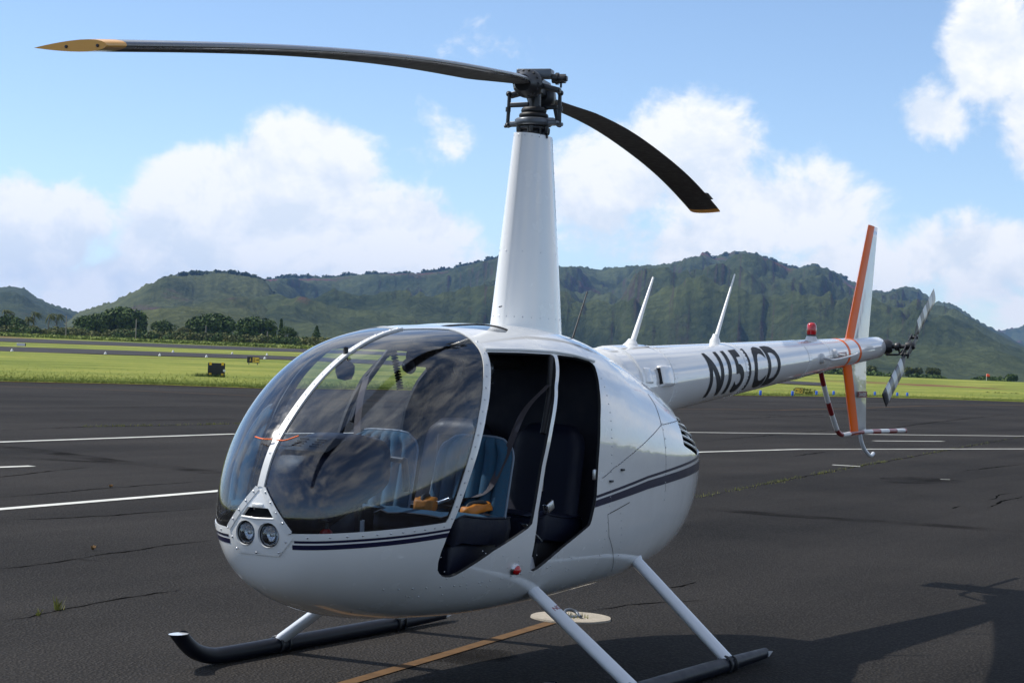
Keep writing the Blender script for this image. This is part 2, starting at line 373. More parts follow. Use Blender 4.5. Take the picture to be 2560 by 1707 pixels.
def skin(name, S, off, thick, m, parent, inner=True, rim=0, inn=1):
    """mesh of a surface piece lifted by off, with rim and inner face at depth thick"""
    V = list(S.V+S.N*off); Nn = list(S.N); F = list(S.F); mi = [0]*len(F); n = len(V)
    if thick:
        inV = S.V+S.N*(off-thick)
        if inner: V += list(inV); Nn += list(-S.N); F += [tuple(n+i for i in f[::-1]) for f in S.F]; mi += [inn]*len(S.F)
        ed = {}
        for f in S.F:
            for i, j in zip(f, f[1:]+f[:1]): ed[(i, j)] = 1
        for (i, j) in ed:
            if (j, i) in ed: continue
            e = S.V[j]-S.V[i]; rn = np.cross(e, S.N[i]); l = np.linalg.norm(rn)
            if l < 1e-9: continue
            rn /= l; k = len(V); V += [S.V[i]+S.N[i]*off, inV[i], inV[j], S.V[j]+S.N[j]*off]; Nn += [rn]*4; F.append((k, k+1, k+2, k+3)); mi.append(rim)
    return mesh(name, V, F, parent, m, True, Nn, mi)
def polysd(P, x, z):
    """signed distance to a polygon, > 0 inside"""
    P = np.array(P, float); Q = np.roll(P, -1, 0); d = np.full(len(x), 1e9); ins = np.zeros(len(x), bool)
    for (ax, az), (bx, bz) in zip(P, Q):
        ex, ez = bx-ax, bz-az; t = np.clip(((x-ax)*ex+(z-az)*ez)/(ex*ex+ez*ez), 0, 1); d = np.minimum(d, np.hypot(x-ax-t*ex, z-az-t*ez))
        c = ((az > z) != (bz > z)) & (x < (bx-ax)*(z-az)/((bz-az) if bz != az else 1e-12)+ax); ins ^= c
    return np.where(ins, d, -d)
def body_grid(nt_=190, na=208):
    t = np.concatenate([[0.0], np.linspace(0.006, 0.994, nt_), [1.0]]); a = np.arange(na)/na*2*PI+0.0007
    T, A = np.meshgrid(t[1:-1], a, indexing='ij'); P = surf(T.ravel(), A.ravel()).reshape(nt_, na, 3); e = 1e-4
    N_ = np.cross(surf((T+e).ravel(), A.ravel())-surf((T-e).ravel(), A.ravel()), surf(T.ravel(), (A+e).ravel())-surf(T.ravel(), (A-e).ravel()))
    N_ /= np.maximum(np.linalg.norm(N_, axis=1, keepdims=True), 1e-12); N_ = N_.reshape(nt_, na, 3)
    ctr = np.stack([P[..., 0], 0*P[..., 0], 0*P[..., 0]+1.0], -1)
    if ((P-ctr)*N_).sum() < 0: N_ = -N_
    V = np.vstack([[[XN, 0, 0.90]], P.reshape(-1, 3), [[XT, 0, 1.06]]]); Nn = np.vstack([[[1, 0, 0]], N_.reshape(-1, 3), [[-1, 0, 0]]]); F = []
    ix = lambda i, j: 1+i*na+j % na
    for i in range(nt_-1):
        for j in range(na): F.append((ix(i, j), ix(i, j+1), ix(i+1, j+1), ix(i+1, j)))
    for j in range(na): F.append((0, ix(0, j+1), ix(0, j))); F.append((len(V)-1, ix(nt_-1, j), ix(nt_-1, j+1)))
    S = SM(V, Nn, F); f = F[len(F)//3]; n = np.cross(V[f[1]]-V[f[0]], V[f[2]]-V[f[0]])
    if n @ Nn[f[0]] < 0: S.F = [q[::-1] for q in F]
    return S
def body_pt(x, z, side=1):
    """surface point and normal at station x and height z"""
    a = np.linspace(0, PI, 400); t = float(x2t(x)); P = surf(np.full(400, t), a); e = 1e-3
    ak = np.array([float(np.interp(z, P[::-1, 2], a[::-1]))]); p = surf(np.array([t]), ak)[0]; n = np.cross(surf(np.array([t+e]), ak)[0]-surf(np.array([t-e]), ak)[0], surf(np.array([t]), ak+e)[0]-surf(np.array([t]), ak-e)[0])
    n /= np.linalg.norm(n)
    if n @ (p-np.array([x, 0, 1.0])) < 0: n = -n
    return p*[1, side, 1], n*[1, side, 1]

heli = tag(empty('helicopter'), 'white four-seat helicopter with navy stripes and its doors off, parked on the apron', 'helicopter')
# --- outlines in side view (x, z)
FD = [(1.186, 1.699), (1.295, 1.556), (1.389, 1.401), (1.473, 1.229), (1.561, 1.058), (1.64, .894), (1.663, .831), (1.672, .76), (1.664, .71), (1.640, .668), (1.600, .640), (1.555, .628), (1.517, .629), (1.276, .745), (.968, .850),
      (.953, .92), (.896, 1.15), (.818, 1.34), (.733, 1.50), (.716, 1.54), (.573, 1.701), (.909, 1.703)]
RD = [(.537, 1.70), (.682, 1.54), (.699, 1.50), (.782, 1.34), (.86, 1.15), (.915, .92), (.918, .80), (.912, .70), (.898, .645), (.872, .618), (.84, .608), (.80, .618), (.591, .716), (.322, .817), (.280, .957), (.276, 1.137), (.247, 1.37), (.19, 1.529), (.118, 1.655), (.15, 1.672), (.314, 1.692)]
_gz = np.array([.80, .85, .90, 1.06, 1.23, 1.401, 1.555, 1.693, 1.768, 1.80, 1.83, 1.9]); _gx = np.array([1.72, 1.70, 1.68, 1.607, 1.527, 1.443, 1.349, 1.234, 1.174, 1.14, 1.12, 1.1])
NP = [(0.010, 1.050), (.186, .838), (.168, .815), (.110, .748), (-.110, .748), (-.168, .815), (-.186, .838), (-.010, 1.050)]
zlo = lambda x: .85+np.clip(2.33-x, -1, 1)*.073
def f_pillar(p): return np.minimum((p[:, 0]-np.interp(p[:, 2], _gz, _gx))*.88, p[:, 0]-(1.125+.14*np.clip(1-np.abs(p[:, 1])/.24, 0, 1)))
def f_glass(p): return np.minimum(f_pillar(p), p[:, 2]-zlo(p[:, 0]))
def f_np(p): return np.minimum(polysd(NP, p[:, 1], p[:, 2]), p[:, 0]-1.9)
def f_fd(p): return np.minimum(polysd(FD, p[:, 0], p[:, 2]), np.abs(p[:, 1])-.2)
def f_rd(p): return np.minimum(polysd(RD, p[:, 0], p[:, 2]), np.abs(p[:, 1])-.2)
VENT = [(-1.10, 1.42), (-1.02, 1.33), (-1.02, 1.20), (-1.35, 1.13), (-1.62, 1.16), (-1.56, 1.27), (-1.36, 1.385)]
def f_vent(p): return np.minimum(polysd(VENT, p[:, 0], p[:, 2]), np.abs(p[:, 1])-.05)
SKYL = [(.60, .07), (1.00, .07), (1.035, .12), (1.02, .21), (.88, .33), (.80, .345), (.70, .30)]
def f_sky(p): return np.minimum(polysd(SKYL, p[:, 0], np.abs(p[:, 1])), p[:, 2]-1.5)
BODY = body_grid()
glass, rest = clip(BODY, f_glass)
_, glass = clip(glass, f_np)
nosep, rest = clip(rest, f_np)
_n2, _g2 = clip(clip(BODY, f_glass)[0], f_np); nosep = merge(nosep, _n2)
_, rest = clip(rest, f_fd); _, rest = clip(rest, f_rd)
vent, rest = clip(rest, f_vent); skyl, rest = clip(rest, f_sky)
cowl, front = clip(rest, lambda p: .10-p[:, 0])
shell = skin('fuselage_shell', front, 0, .016, ['white_paint', 'lining', 'rubber'], heli, rim=2)
cowlo = skin('engine_cowl', cowl, 0, .010, ['cowl_paint', 'interior_black'], heli, rim=0)
for sgn, nm in ((1, 'windshield'), (-1, 'windshield')):
    g, _ = clip(glass, lambda p: sgn*p[:, 1]-.012); o = skin(nm, g, 0, 0, 'acrylic', heli)
    o['label'] = ('port' if sgn > 0 else 'starboard')+' half of the clear bubble windshield'
g, _ = clip(glass, lambda p: .017-np.abs(p[:, 1])); skin('centre_strip', g, .010, .012, 'trim_paint', heli, inn=0)
band, _ = clip(clip(BODY, lambda p: f_glass(p)+.027)[0], lambda p: .004-f_glass(p)); _, band = clip(band, f_np); _, band = clip(band, lambda p: f_fd(p)+.004)
skin('windshield_trim', band, .004, .006, 'trim_paint', heli, inn=0)
for s_ in (1, -1):
    g, _ = clip(skyl, lambda p: s_*p[:, 1]); skin('skylight', g, -.006, 0, 'tinted_acrylic', heli)
# stripes (paint film 1 mm proud)
def stripe(name, S, lo, hi, xa, xb, ymin=.0):
    a, _ = clip(S, lambda p: p[:, 2]-np.interp(p[:, 0], *lo)); a, _ = clip(a, lambda p: np.interp(p[:, 0], *hi)-p[:, 2])
    a, _ = clip(a, lambda p: np.minimum(p[:, 0]-xa, xb-p[:, 0])); a, _ = clip(a, lambda p: np.abs(p[:, 1])-ymin-.10*(p[:, 2]-.80)*0)
    for s_ in (1, -1):
        q, _ = clip(a, lambda p: s_*p[:, 1])
        if len(q.F): skin(name, q, .0012, 0, 'navy_stripe', shell if S is front else cowlo)
_xa = np.array([-1.79, -1.371, -.403, .268, .6]); _thin = np.array([1.142, 1.118, 1.042, .965, .93]); _ft = np.array([1.112, 1.089, 1.021, .946, .91]); _fb = np.array([1.062, 1.036, .974, .910, .875])
for S in (cowl, front):
    xr = (-1.70, .0996) if S is cowl else (.1004, .30)
    stripe('pinstripe', S, (_xa, _thin-.008), (_xa, _thin+.007), *xr); stripe('stripe', S, (_xa, _fb), (_xa, _ft), *xr)
_xb = np.array([1.5, 1.67, 2.08, 2.355]); _t2 = np.array([.8806, .8662, .8353, .8162])-.001; _f2 = _t2-.036
stripe('pinstripe', front, (_xb, _t2-.006), (_xb, _t2+.005), 1.6, 2.5, .185)
stripe('stripe', front, (_xb, _f2), (_xb, _f2+.022), 1.6, 2.5, .175)
# nose panel with twin landing lights
LT = [(-.063, .842), (.063, .840)]
scoopP = [(-.058, .958), (.058, .958), (.090, .915), (-.090, .915)]
npn = nosep
sc_hole, npn = clip(npn, lambda p: polysd(scoopP, p[:, 1], p[:, 2]))
for ly, lz in LT: _h, npn = clip(npn, lambda p: .0555-np.hypot(p[:, 1]-ly, p[:, 2]-lz))
np_o = skin('nose_panel', npn, .006, .016, ['white_paint', 'interior_black'], heli, rim=0)
for ly, lz in LT:
    p = np.array([2.349, ly, lz]); b = MB(); b.lathe([(.0555, .005), (.0525, -.010), (.050, -.016)], p, (1, 0, .03), 28, False); b.mat(1).lathe([(.051, -.010), (.045, -.026), (.030, -.040), (.009, -.047), (.0005, -.048)], p, (1, 0, .03), 28, False)
    b.mat(2).torus(p-np.array([.006, 0, 0]), .0515, .0030, (1, 0, .03), 28, 8); b.mat(3).lathe([(.0005, -.018), (.009, -.020), (.010, -.035)], p, (1, 0, .03), 12)
    o = b.build('landing_light', ['trim_paint', 'reflector', 'rubber', 'steel'], np_o)
    b = MB(); b.lathe([(.052, -.008), (.040, .0005), (.020, .006), (.0005, .0075)], p, (1, 0, .03), 28, False); b.build('light_lens', 'lamp_glass', np_o)
b = MB(); b.add([(2.335, -.086, .918), (2.335, .086, .918), (2.285, .05, .955), (2.285, -.05, .955)], [(0, 1, 2, 3)], False); b.add([(2.28, -.09, .90), (2.28, .09, .90), (2.27, .07, .97), (2.27, -.07, .97)], [(0, 1, 2, 3)], False); b.mat(0)
b.build('air_scoop', 'interior_black', np_o)
b = MB(); b.tube([(2.352, -.090, .913), (2.362, 0, .910), (2.352, .090, .913)], .006, 8); b.box((2.352, 0, .968), (.014, .062, .020), bev=.004); b.build('scoop_lip', 'white_paint', np_o)
# frame strips up the sides of the nose panel
b = MB()
for s_ in (1, -1):
    pts = []
    for k in range(9):
        q = .02+.90*k/8; y, z = .012+(.186-.012)*q, 1.050+(.838-1.050)*q; P, n = body_pt(2.345, z, s_)
        # find x on surface for given y,z
        xs = np.linspace(2.20, 2.3545, 120); yy = [body_pt(x_, z, 1)[0][1] for x_ in xs]; x_ = float(np.interp(y, yy[::-1], xs[::-1])); pts.append((x_+.006, s_*y, z))
    for p0, p1 in zip(pts[:-1], pts[1:]):
        w = np.array([0, s_*.0, 0]); d = np.array([0.0, s_*.774, .633])*.013
        b.add([np.array(p0)-d, np.array(p0)+d, np.array(p1)+d, np.array(p1)-d, np.array(p0)-d+[.006, 0, 0], np.array(p0)+d+[.004, 0, 0], np.array(p1)+d+[.004, 0, 0], np.array(p1)-d+[.006, 0, 0]], [(4, 5, 6, 7), (0, 1, 5, 4), (2, 3, 7, 6), (1, 2, 6, 5), (0, 4, 7, 3)], False)
b.build('panel_edge_strip', 'trim_paint', np_o)
# --- rivets (too small to pick apart): one mesh
RV = MB()
def rivet(p, n, r=.0058, h=.0032):
    q = Vector(n).to_track_quat('Z', 'Y').to_matrix(); V = []
    for rr, zz in ((r, 0), (r*.75, h*.7)):
        for j in range(7): V.append(Vector(p)+q @ Vector((rr*math.cos(j*2*PI/7), rr*math.sin(j*2*PI/7), zz)))
    V.append(Vector(p)+q @ Vector((0, 0, h))); F = []
    for j in range(7): F += [(j, (j+1) % 7, 7+(j+1) % 7, 7+j), (7+j, 7+(j+1) % 7, 14)]
    RV.add(V, F)
def on(x, z, s_, lift=.004, r=.0058):
    p, n = body_pt(x, z, s_); rivet(p+n*lift, n, r)
for s_ in (1, -1):
    for x in np.arange(1.70, 2.31, .060): on(x, float(zlo(x))-.013, s_)
    for z in np.arange(.92, 1.79, .055): on(float(np.interp(z, _gz, _gx))-.016, z, s_)
    for q in np.linspace(.10, .92, 5):
        y, z = .012+.174*q+.004, 1.050-.212*q; xs = np.linspace(2.20, 2.3545, 60); yy = [body_pt(x_, z, 1)[0][1] for x_ in xs]; RVx = float(np.interp(y, yy[::-1], xs[::-1])); rivet((RVx+.012, s_*y, z), (1, s_*.1, 0), .0050)
    for y, z in ((.150, .815), (.118, .765), (.0, .757), (.055, .905), (.0, .897)): rivet((2.351-.35*y*y*2+.002, s_*y, z), (1, 0, 0), .0060)
    for x in np.arange(.70, 1.9, .085): on(x, .60+.02*math.sin(x*3), s_, .0, .0045)
    for x in np.arange(.15, 1.2, .07): on(x, 1.715-.02*(x < .4), s_, .0, .004)
    for z in np.arange(.46, 1.62, .045): on(.115, z, s_, .0, .0042)
    for z in np.arange(.50, .90, .04): on(-.20+.55*(z-.5)*.8, z, s_, .0, .0042)
    for q in np.linspace(0, 1, 26): on(.22-.90*q, 1.065+.27*q, s_, .0, .0042)
    for q in np.linspace(0, 1, 10): on(-.66-.42*q, 1.325+.02*q, s_, .0, .0042)
    for z in np.arange(.9, 1.35, .05): on(-.68, z, s_, .0, .0042)
    for k in range(40): on(random.uniform(.4, 1.9), random.uniform(.45, .75), s_, .0, .0036)
for x in np.arange(1.28, 2.30, .062):
    zt = float(prof(np.array([x2t(x)]))[0][0]); zt2 = float(prof(np.array([x2t(x-.01)]))[0][0]); n = np.array([(zt2-zt), 0, .01]); n /= np.linalg.norm(n); rivet(np.array([x, 0, zt])+n*.010, n)
o = RV.build('rivet_rows', 'steel', shell); o['kind'] = 'stuff'
# panel seams on the cowl: thin dark lines
def seam(pts, s_, w=.0035, name='panel_seam', m='rubber', parent=None):
    b = MB(); P = []
    for (x0, z0), (x1, z1) in zip(pts[:-1], pts[1:]):
        k = max(2, int(math.hypot(x1-x0, z1-z0)/.03))
        for i in range(k): P.append((x0+(x1-x0)*i/k, z0+(z1-z0)*i/k))
    P.append(pts[-1]); Q = [body_pt(x, z, s_) for x, z in P]
    for (p0, n0), (p1, n1) in zip(Q[:-1], Q[1:]):
        d = np.cross(p1-p0, n0); d = d/np.linalg.norm(d)*w/2
        b.add([p0+n0*.0008-d, p0+n0*.0008+d, p1+n1*.0008+d, p1+n1*.0008-d], [(0, 1, 2, 3) if s_ > 0 else (3, 2, 1, 0)])
    return b.build(name, m, parent or cowlo)
for s_ in (1, -1):
    seam([(.22, 1.06), (-.046, 1.146), (-.657, 1.327), (-1.05, 1.345)], s_, .004); seam([(-.657, 1.327), (-.67, 1.44), (-.64, 1.50)], s_, .010)
    seam([(-.66, 1.32), (-.69, .95)], s_); seam([(.128, .862), (-.15, .913)], s_, .005); seam([(.128, .862), (.07, .74), (-.2, .52)], s_)
    for x, z in ((.12, 1.06), (-.02, 1.115)): p, n = body_pt(x, z-.02, s_); b = MB(); b.box(p+n*.006, (.035, .014, .012), bev=.004); b.build('cowl_latch', 'black_metal', cowlo)
# vent slats
for s_ in (1, -1):
    for k in range(5):
        q = k/4; pts = []
        for i in range(6):
            x = -1.03-.50*i/5; z = 1.375-.145*q+(-.05-.02*q)*i/5*1.2; p, n = body_pt(x, z, s_); pts.append(p-n*.010)
        b = MB(); b.tube(pts, .0075, 6); b.build('vent_slat', 'white_paint', cowlo)
# drip rail above the doors
for s_ in (1, -1):
    pts = [body_pt(x, float(np.interp(x, [.10, .32, .57, .91, 1.19], [1.672, 1.700, 1.713, 1.714, 1.708])), s_) for x in np.linspace(1.19, .10, 18)]
    b = MB(); b.tube([p+n*.004 for p, n in pts], .009, 8); b.build('drip_rail', 'trim_paint', shell)
# door latch plates on the aft posts, position light, belly step
for s_ in (1, -1):
    for x, z in ((.865, 1.045), (.282, 1.08)):
        p, n = body_pt(x, z, s_); b = MB(); b.box(p-n*.012+np.array([.012, 0, 0]), (.026, .012, .058), bev=.006); b.build('latch_plate', 'steel', shell)
    p, n = body_pt(1.043, .638, s_); b = MB(); b.lathe([(.031, -.004), (.030, .008), (.026, .014)], p, n, 20); b.mat(1).lathe([(.025, .010), (.023, .024), (.014, .034), (.0005, .037)], p, n, 20)
    b.build('position_light', ['steel', 'red_lens' if s_ > 0 else 'blue_plastic'], shell)
# ------------------------------------------------------------------ interior
def ring_plate(name, x, sc_, m, zmin=None):
    a = np.linspace(0, 2*PI, 48, endpoint=False); P = surf(np.full(48, float(x2t(x))), a); c = np.array([x, 0, 1.1]); P = c+(P-c)*sc_; P[:, 0] = x
    V = np.vstack([P, P-[.02, 0, 0]]); F = [tuple(range(48)), tuple(range(48, 96))[::-1]]+[(i, 48+i, 48+(i+1) % 48, (i+1) % 48) for i in range(48)]
    return mesh(name, V, F, heli, m, False)
ring_plate('firewall', .09, .962, 'lining')
b = MB(); b.box((.95, 0, .545), (1.60, .70, .03)); b.box((1.86, 0, .60), (.30, .50, .02)); b.build('cabin_floor', 'interior_black', heli)
b = MB(); b.box((.62, 0, .70), (.10, .90, .30)); b.box((.62, 0, .95), (.05, .30, .62), bev=.02); b.build('seat_bulkhead', 'console_navy', heli)
def pleated_back(w, z0, z1, x0, x1, yc, n=6, sh=.10):
    V = []; F = []; nu, nv = 49, 18
    for side in (1, -1):
        base = len(V)
        for j in range(nv):
            v = j/(nv-1); z = z0+(z1-z0)*v; x = x0+(x1-x0)*v
            ww = w/2*(1-.05*v)*(1 if v < .72 else math.sqrt(max(0.0, 1-((v-.72)/.28)**2*.55)))
            for i in range(nu):
                u = -1+2*i/(nu-1); y = yc+u*ww; e = (1-abs(u)**8)*(1-max(0, (v-.86)/.14)**3*.9)
                d = (.036+(.030*abs(math.sin(PI*(u+1)/2*n))**.7 if n else .02))*e if side > 0 else -.035*e
                V.append((x+d, y, z+(-.012*abs(u)**4 if v > .9 else 0)))
        for j in range(nv-1):
            for i in range(nu-1):
                q = (base+j*nu+i, base+j*nu+i+1, base+(j+1)*nu+i+1, base+(j+1)*nu+i); F.append(q if side > 0 else q[::-1])
    k = nu*nv
    edge = [j*nu for j in range(nv)]+[(nv-1)*nu+i for i in range(1, nu)]+[j*nu+nu-1 for j in range(nv-2, -1, -1)]
    for i, j in zip(edge[:-1], edge[1:]): F.append((i, j, k+j, k+i))
    return V, F, [V[i] for i in edge]
def make_seat(yc, xf, zc, xb, ztop, w=.46, rear=False, label=None):
    nm = 'seat'; s = bpy.data.objects.new(nm, None); C.objects.link(s); s.parent = heli
    if label: s['label'] = label
    # cushion: rounded wedge, front edge higher, cloth top and vinyl sides
    nu, nv = 13, 13; V = []; F = []
    for j in range(nv):
        q = j/(nv-1); x = xb-.02+(xf-xb+.02)*q
        for i in range(nu):
            u = -1+2*i/(nu-1); z = zc+.045*q**2+.018*math.cos(u*PI/2)+(.018 if abs(u) > .8 else 0)-.03*max(0, q-.85)/.15-.012*(abs(u) > .95)
            V.append((x+.05*(1-u*u)*q*0, yc+u*w/2, z))
    k = len(V); rimi = [i for i in range(nu)]+[j*nu+nu-1 for j in range(1, nv)]+[(nv-1)*nu+i for i in range(nu-2, -1, -1)]+[j*nu for j in range(nv-2, 0, -1)]
    for j in range(nv-1):
        for i in range(nu-1): F.append((j*nu+i, (j+1)*nu+i, (j+1)*nu+i+1, j*nu+i+1))
    b = MB(); b.add(V, F)
    R = [V[i] for i in rimi]; n = len(R); low = [(x, yc+(y-yc)*1.03, z-.055) for x, y, z in R]; low2 = [(x, yc+(y-yc)*.97, z-.13) for x, y, z in R]
    b.mat(1).add(R+low+low2, [(i, (i+1) % n, n+(i+1) % n, n+i) for i in range(n)]+[(n+i, n+(i+1) % n, 2*n+(i+1) % n, 2*n+i) for i in range(n)])
    b.mat(2).tube([R[i] for i in range(n)]+[R[0]], .006, 6)
    if rear: b.build('cushion', ['seat_vinyl', 'seat_vinyl', 'seat_vinyl'], s)
    else: b.build('cushion', ['seat_cloth', 'seat_vinyl', 'seat_vinyl'], s)
    V, F, e = pleated_back(w, zc+.005, ztop, xb+.03, xb-.075, yc, 0 if rear else 6)
    b = MB(); b.add(V, F); b.build('backrest', 'seat_cloth' if not rear else 'seat_vinyl', s)
    if not rear: b = MB(); b.tube(e, .0065, 6); b.build('piping', 'seat_piping', s)
    b = MB(); b.box(((xf+xb)/2, yc, (zc-.10+.60)/2), (xf-xb-.06, w-.08, zc-.10-.60), bev=.02); b.build('seat_base', 'console_navy' if not rear else 'interior_black', s)
    return s
make_seat(-.285, 1.50, .875, 1.00, 1.275, label='starboard front seat in pleated blue cloth')
make_seat(.285, 1.50, .875, 1.00, 1.275, label='port front seat in pleated blue cloth')
make_seat(-.285, .66, .84, .24, 1.33, rear=True); make_seat(.285, .66, .84, .24, 1.33, rear=True)
# instrument console
b = MB()
def loft(b, rings, cap=True):
    n = len(rings[0]); V = [p for r in rings for p in r]; F = []
    for i in range(len(rings)-1):
        for j in range(n): F.append((i*n+j, i*n+(j+1) % n, (i+1)*n+(j+1) % n, (i+1)*n+j))
    if cap: F += [tuple(range(n))[::-1], tuple(range((len(rings)-1)*n, len(rings)*n))]
    b.add(V, F)
def rrect(cx, y, w, zlo_, zhi, x, n=24, p=4):
    out = []
    for j in range(n):
        a = 2*PI*j/n; c, s = math.cos(a), math.sin(a); r = (abs(c)**p+abs(s)**p)**(-1/p); out.append((x, cx+y+w/2*c*r, (zlo_+zhi)/2+(zhi-zlo_)/2*s*r))
    return out
loft(b, [rrect(0, 0, .40, 1.02, 1.235, 1.615), rrect(0, 0, .46, 1.00, 1.275, 1.64), rrect(0, 0, .48, .97, 1.285, 1.74), rrect(0, 0, .46, .90, 1.26, 1.90), rrect(0, 0, .40, .84, 1.20, 2.03), rrect(0, 0, .30, .80, 1.10, 2.13)])
con = b.build('instrument_console', 'console_navy', heli)
b = MB(); loft(b, [rrect(0, 0, .26, .55, 1.02, 1.74), rrect(0, 0, .28, .55, 1.0, 1.80), rrect(0, 0, .26, .62, .92, 2.08)]); b.build('pedestal', 'console_navy', con)
b = MB()
for yy, zz, rr in ((-.13, 1.17, .036), (-.04, 1.17, .036), (.05, 1.17, .036), (.14, 1.17, .036), (-.09, 1.085, .036), (.0, 1.085, .036), (.09, 1.085, .036)): b.lathe([(rr, .0), (rr, .006), (rr*.85, .007)], (1.616, yy, zz), (-1, 0, 0), 18)
b.build('gauge', 'black_metal', con)
b = MB(); V = [(1.93, -.17, 1.262), (1.93, .17, 1.262), (2.05, .15, 1.205), (2.05, -.15, 1.205)]; b.add([np.array(v)+[0, 0, .004] for v in V], [(3, 2, 1, 0)], False); b.build('glare_panel', 'grey_metal', con)
for i in range(2):
    for k in range(4): b = MB(); b.box((1.955+.02*k, -.05+.10*i, 1.2555-.0095*k+.002), (.007, .05, .008)); b.build('vent_slot', 'interior_black', con)
# T-bar cyclic
cy = MB(); cy.tube([(1.55, 0, .50), (1.56, 0, .85), (1.575, 0, 1.175)], .021, 12); cy.tube([(1.575, 0, 1.18), (1.52, 0, 1.19), (1.44, 0, 1.25)], .020, 12); cyo = cy.build('cyclic_stick', 'black_metal', heli)
b = MB(); b.tube([(1.57, -.26, 1.165), (1.575, 0, 1.18), (1.57, .26, 1.165)], .015, 10)
for s_ in (1, -1): b.tube([(1.57, s_*.26, 1.175), (1.565, s_*.265, 1.12), (1.545, s_*.265, 1.02)], [.015, .017, .019], 10)
b.build('grip_bar', 'black_metal', cyo)
b = MB(); b.tube([(1.545, 0, .48), (1.55, 0, .86)], .027, 10); b.build('stick_boot', 'trim_paint', cyo)
# shoulder belts and lap belts
def belt(name, pts, w=.046, wdir=(0, 1, 0), m='webbing'):
    P = bez(pts, 8); d = np.array(wdir, float); V = []
    for i, p in enumerate(P):
        t_ = P[min(i+1, len(P)-1)]-P[max(i-1, 0)]; q = d-t_*(d@t_)/(t_@t_); q = q/np.linalg.norm(q)*w/2; V += [p-q, p+q]
    n_ = len(P); return mesh(name, V, [(2*i, 2*i+1, 2*i+3, 2*i+2) for i in range(n_-1)], heli, m, True)
belt('seat_belt', [(.72, -.56, 1.545), (.86, -.50, 1.40), (.985, -.42, 1.20), (1.03, -.32, 1.0), (1.05, -.15, .90)], wdir=(0, .9, .4))
belt('seat_belt', [(.72, .56, 1.545), (.86, .50, 1.40), (1.0, .47, 1.15), (1.06, .40, 1.0), (1.10, .15, .905)], wdir=(0, .9, .4))
belt('seat_belt', [(1.03, .12, .93), (1.13, .30, .925), (1.15, .50, .90)], wdir=(1, 0, 0))
b = MB(); b.box((1.10, .20, .945), (.05, .10, .014), Matrix.Rotation(.35, 3, 'X'), bev=.004); b.build('belt_buckle', 'steel', heli)
b = MB(); b.box((.62, .535, .92), (.07, .03, .05), Matrix.Rotation(.4, 3, 'Y'), bev=.006); b.box((.72, .50, .79), (.20, .03, .006), Matrix.Rotation(-.5, 3, 'Y')); b.build('belt_anchor', 'steel', heli)
# headliner console, compass and cabin tube
b = MB(); b.lathe([(.0005, -.06), (.034, -.052), (.046, -.02), (.046, .012), (.030, .03), (.012, .034), (.012, .10)], (1.72, 0, 1.595), (0, 0, 1), 20); b.build('compass', 'interior_black', heli)
for s_ in (1, -1):
    b = MB(); b.tube([(.80, s_*.585, 1.30), (.72, s_*.57, 1.50), (.60, s_*.50, 1.69)], .016, 10); b.build('door_post', 'interior_black', heli)
b = MB(); b.box((.60, 0, 1.66), (.9, .22, .10), bev=.04); b.build('overhead_console', 'interior_black', heli)
# things carried in the cabin
def headset(loc, rz, label):
    t = tag(empty('headset', loc), label, 'headset', 'headsets hanging under the cabin roof'); t.rotation_euler = (0, 0, rz)
    b = MB(); b.tube(bez([(0, -.085, -.02), (0, -.07, .07), (0, 0, .105), (0, .07, .07), (0, .085, -.02)], 6), .008, 8); b.tube([(0, 0, .10), (0, 0, .14)], .004, 6); b.build('headband', 'interior_black', t)
    for s_ in (1, -1):
        b = MB(); b.lathe([(.0005, .028), (.030, .024), (.040, .006), (.042, -.004)], (0, s_*.075, -.05), (0, s_, 0), 18); e = b.build('ear_cup', 'grey_metal', t)
        b = MB(); b.torus((0, s_*.066, -.05), .030, .013, (0, 1, 0), 18, 8); b.build('ear_pad', 'interior_black', e)
    b = MB(); b.tube(bez([(.0, .085, -.08), (.05, .09, -.12), (.09, .04, -.13)], 5), .004, 6); b.lathe([(.0005, .02), (.011, .012), (.011, -.012), (.0005, -.02)], (.09, .035, -.13), (0, 1, 0), 10); b.build('boom_microphone', 'interior_black', t)
headset((1.02, -.02, 1.665), 1.2, 'black headset hanging beside the coiled cord inside the windshield')
headset((.90, .22, 1.665), .9, 'headset with pale ear cups hanging nearest the port windshield edge')
pts = [(1.10, -.15, 1.70)]+[(1.09-.0011*i+.016*math.cos(i*1.25), -.15+.016*math.sin(i*1.25), 1.70-.0028*i) for i in range(1, 76)]
b = MB(); b.tube(pts, .0045, 6); tag(b.build('coiled_cord', 'rubber'), 'black coiled headset cord hanging from the cabin roof', 'cord')
def pouch(loc, size, rz, label, m2='interior_black'):
    t = tag(empty('life_vest_pouch', loc), label, 'pouch', 'orange pouches on the front seat'); t.rotation_euler = (0, .1, rz)
    bm = bmesh.new(); bmesh.ops.create_cube(bm, size=1); bmesh.ops.subdivide_edges(bm, edges=bm.edges[:], cuts=5, use_grid_fill=True)
    for v in bm.verts:
        n = v.co.normalized()*.62; v.co = v.co.lerp(n, .35); v.co = Vector((v.co.x*size[0], v.co.y*size[1], (v.co.z+.5)*size[2])); v.co += .012*mn.noise_vector(v.co*22+Vector((loc[0]*9, 0, 0)))
    me = bpy.data.meshes.new('pouch_bag'); bm.to_mesh(me); bm.free(); me.polygons.foreach_set('use_smooth', [True]*len(me.polygons)); link('bag', me, t, 'orange_bag')
    b = MB(); b.tube(bez([(-size[0]*.45, 0, size[2]*.5), (-size[0]*.2, .01, size[2]*1.12), (size[0]*.2, -.01, size[2]*1.12), (size[0]*.45, 0, size[2]*.5)], 6), .010, 8); b.build('strap', m2, t)
pouch((1.27, .20, .905), (.12, .10, .065), .4, 'orange pouch with black strap bunched in the middle of the port front seat')
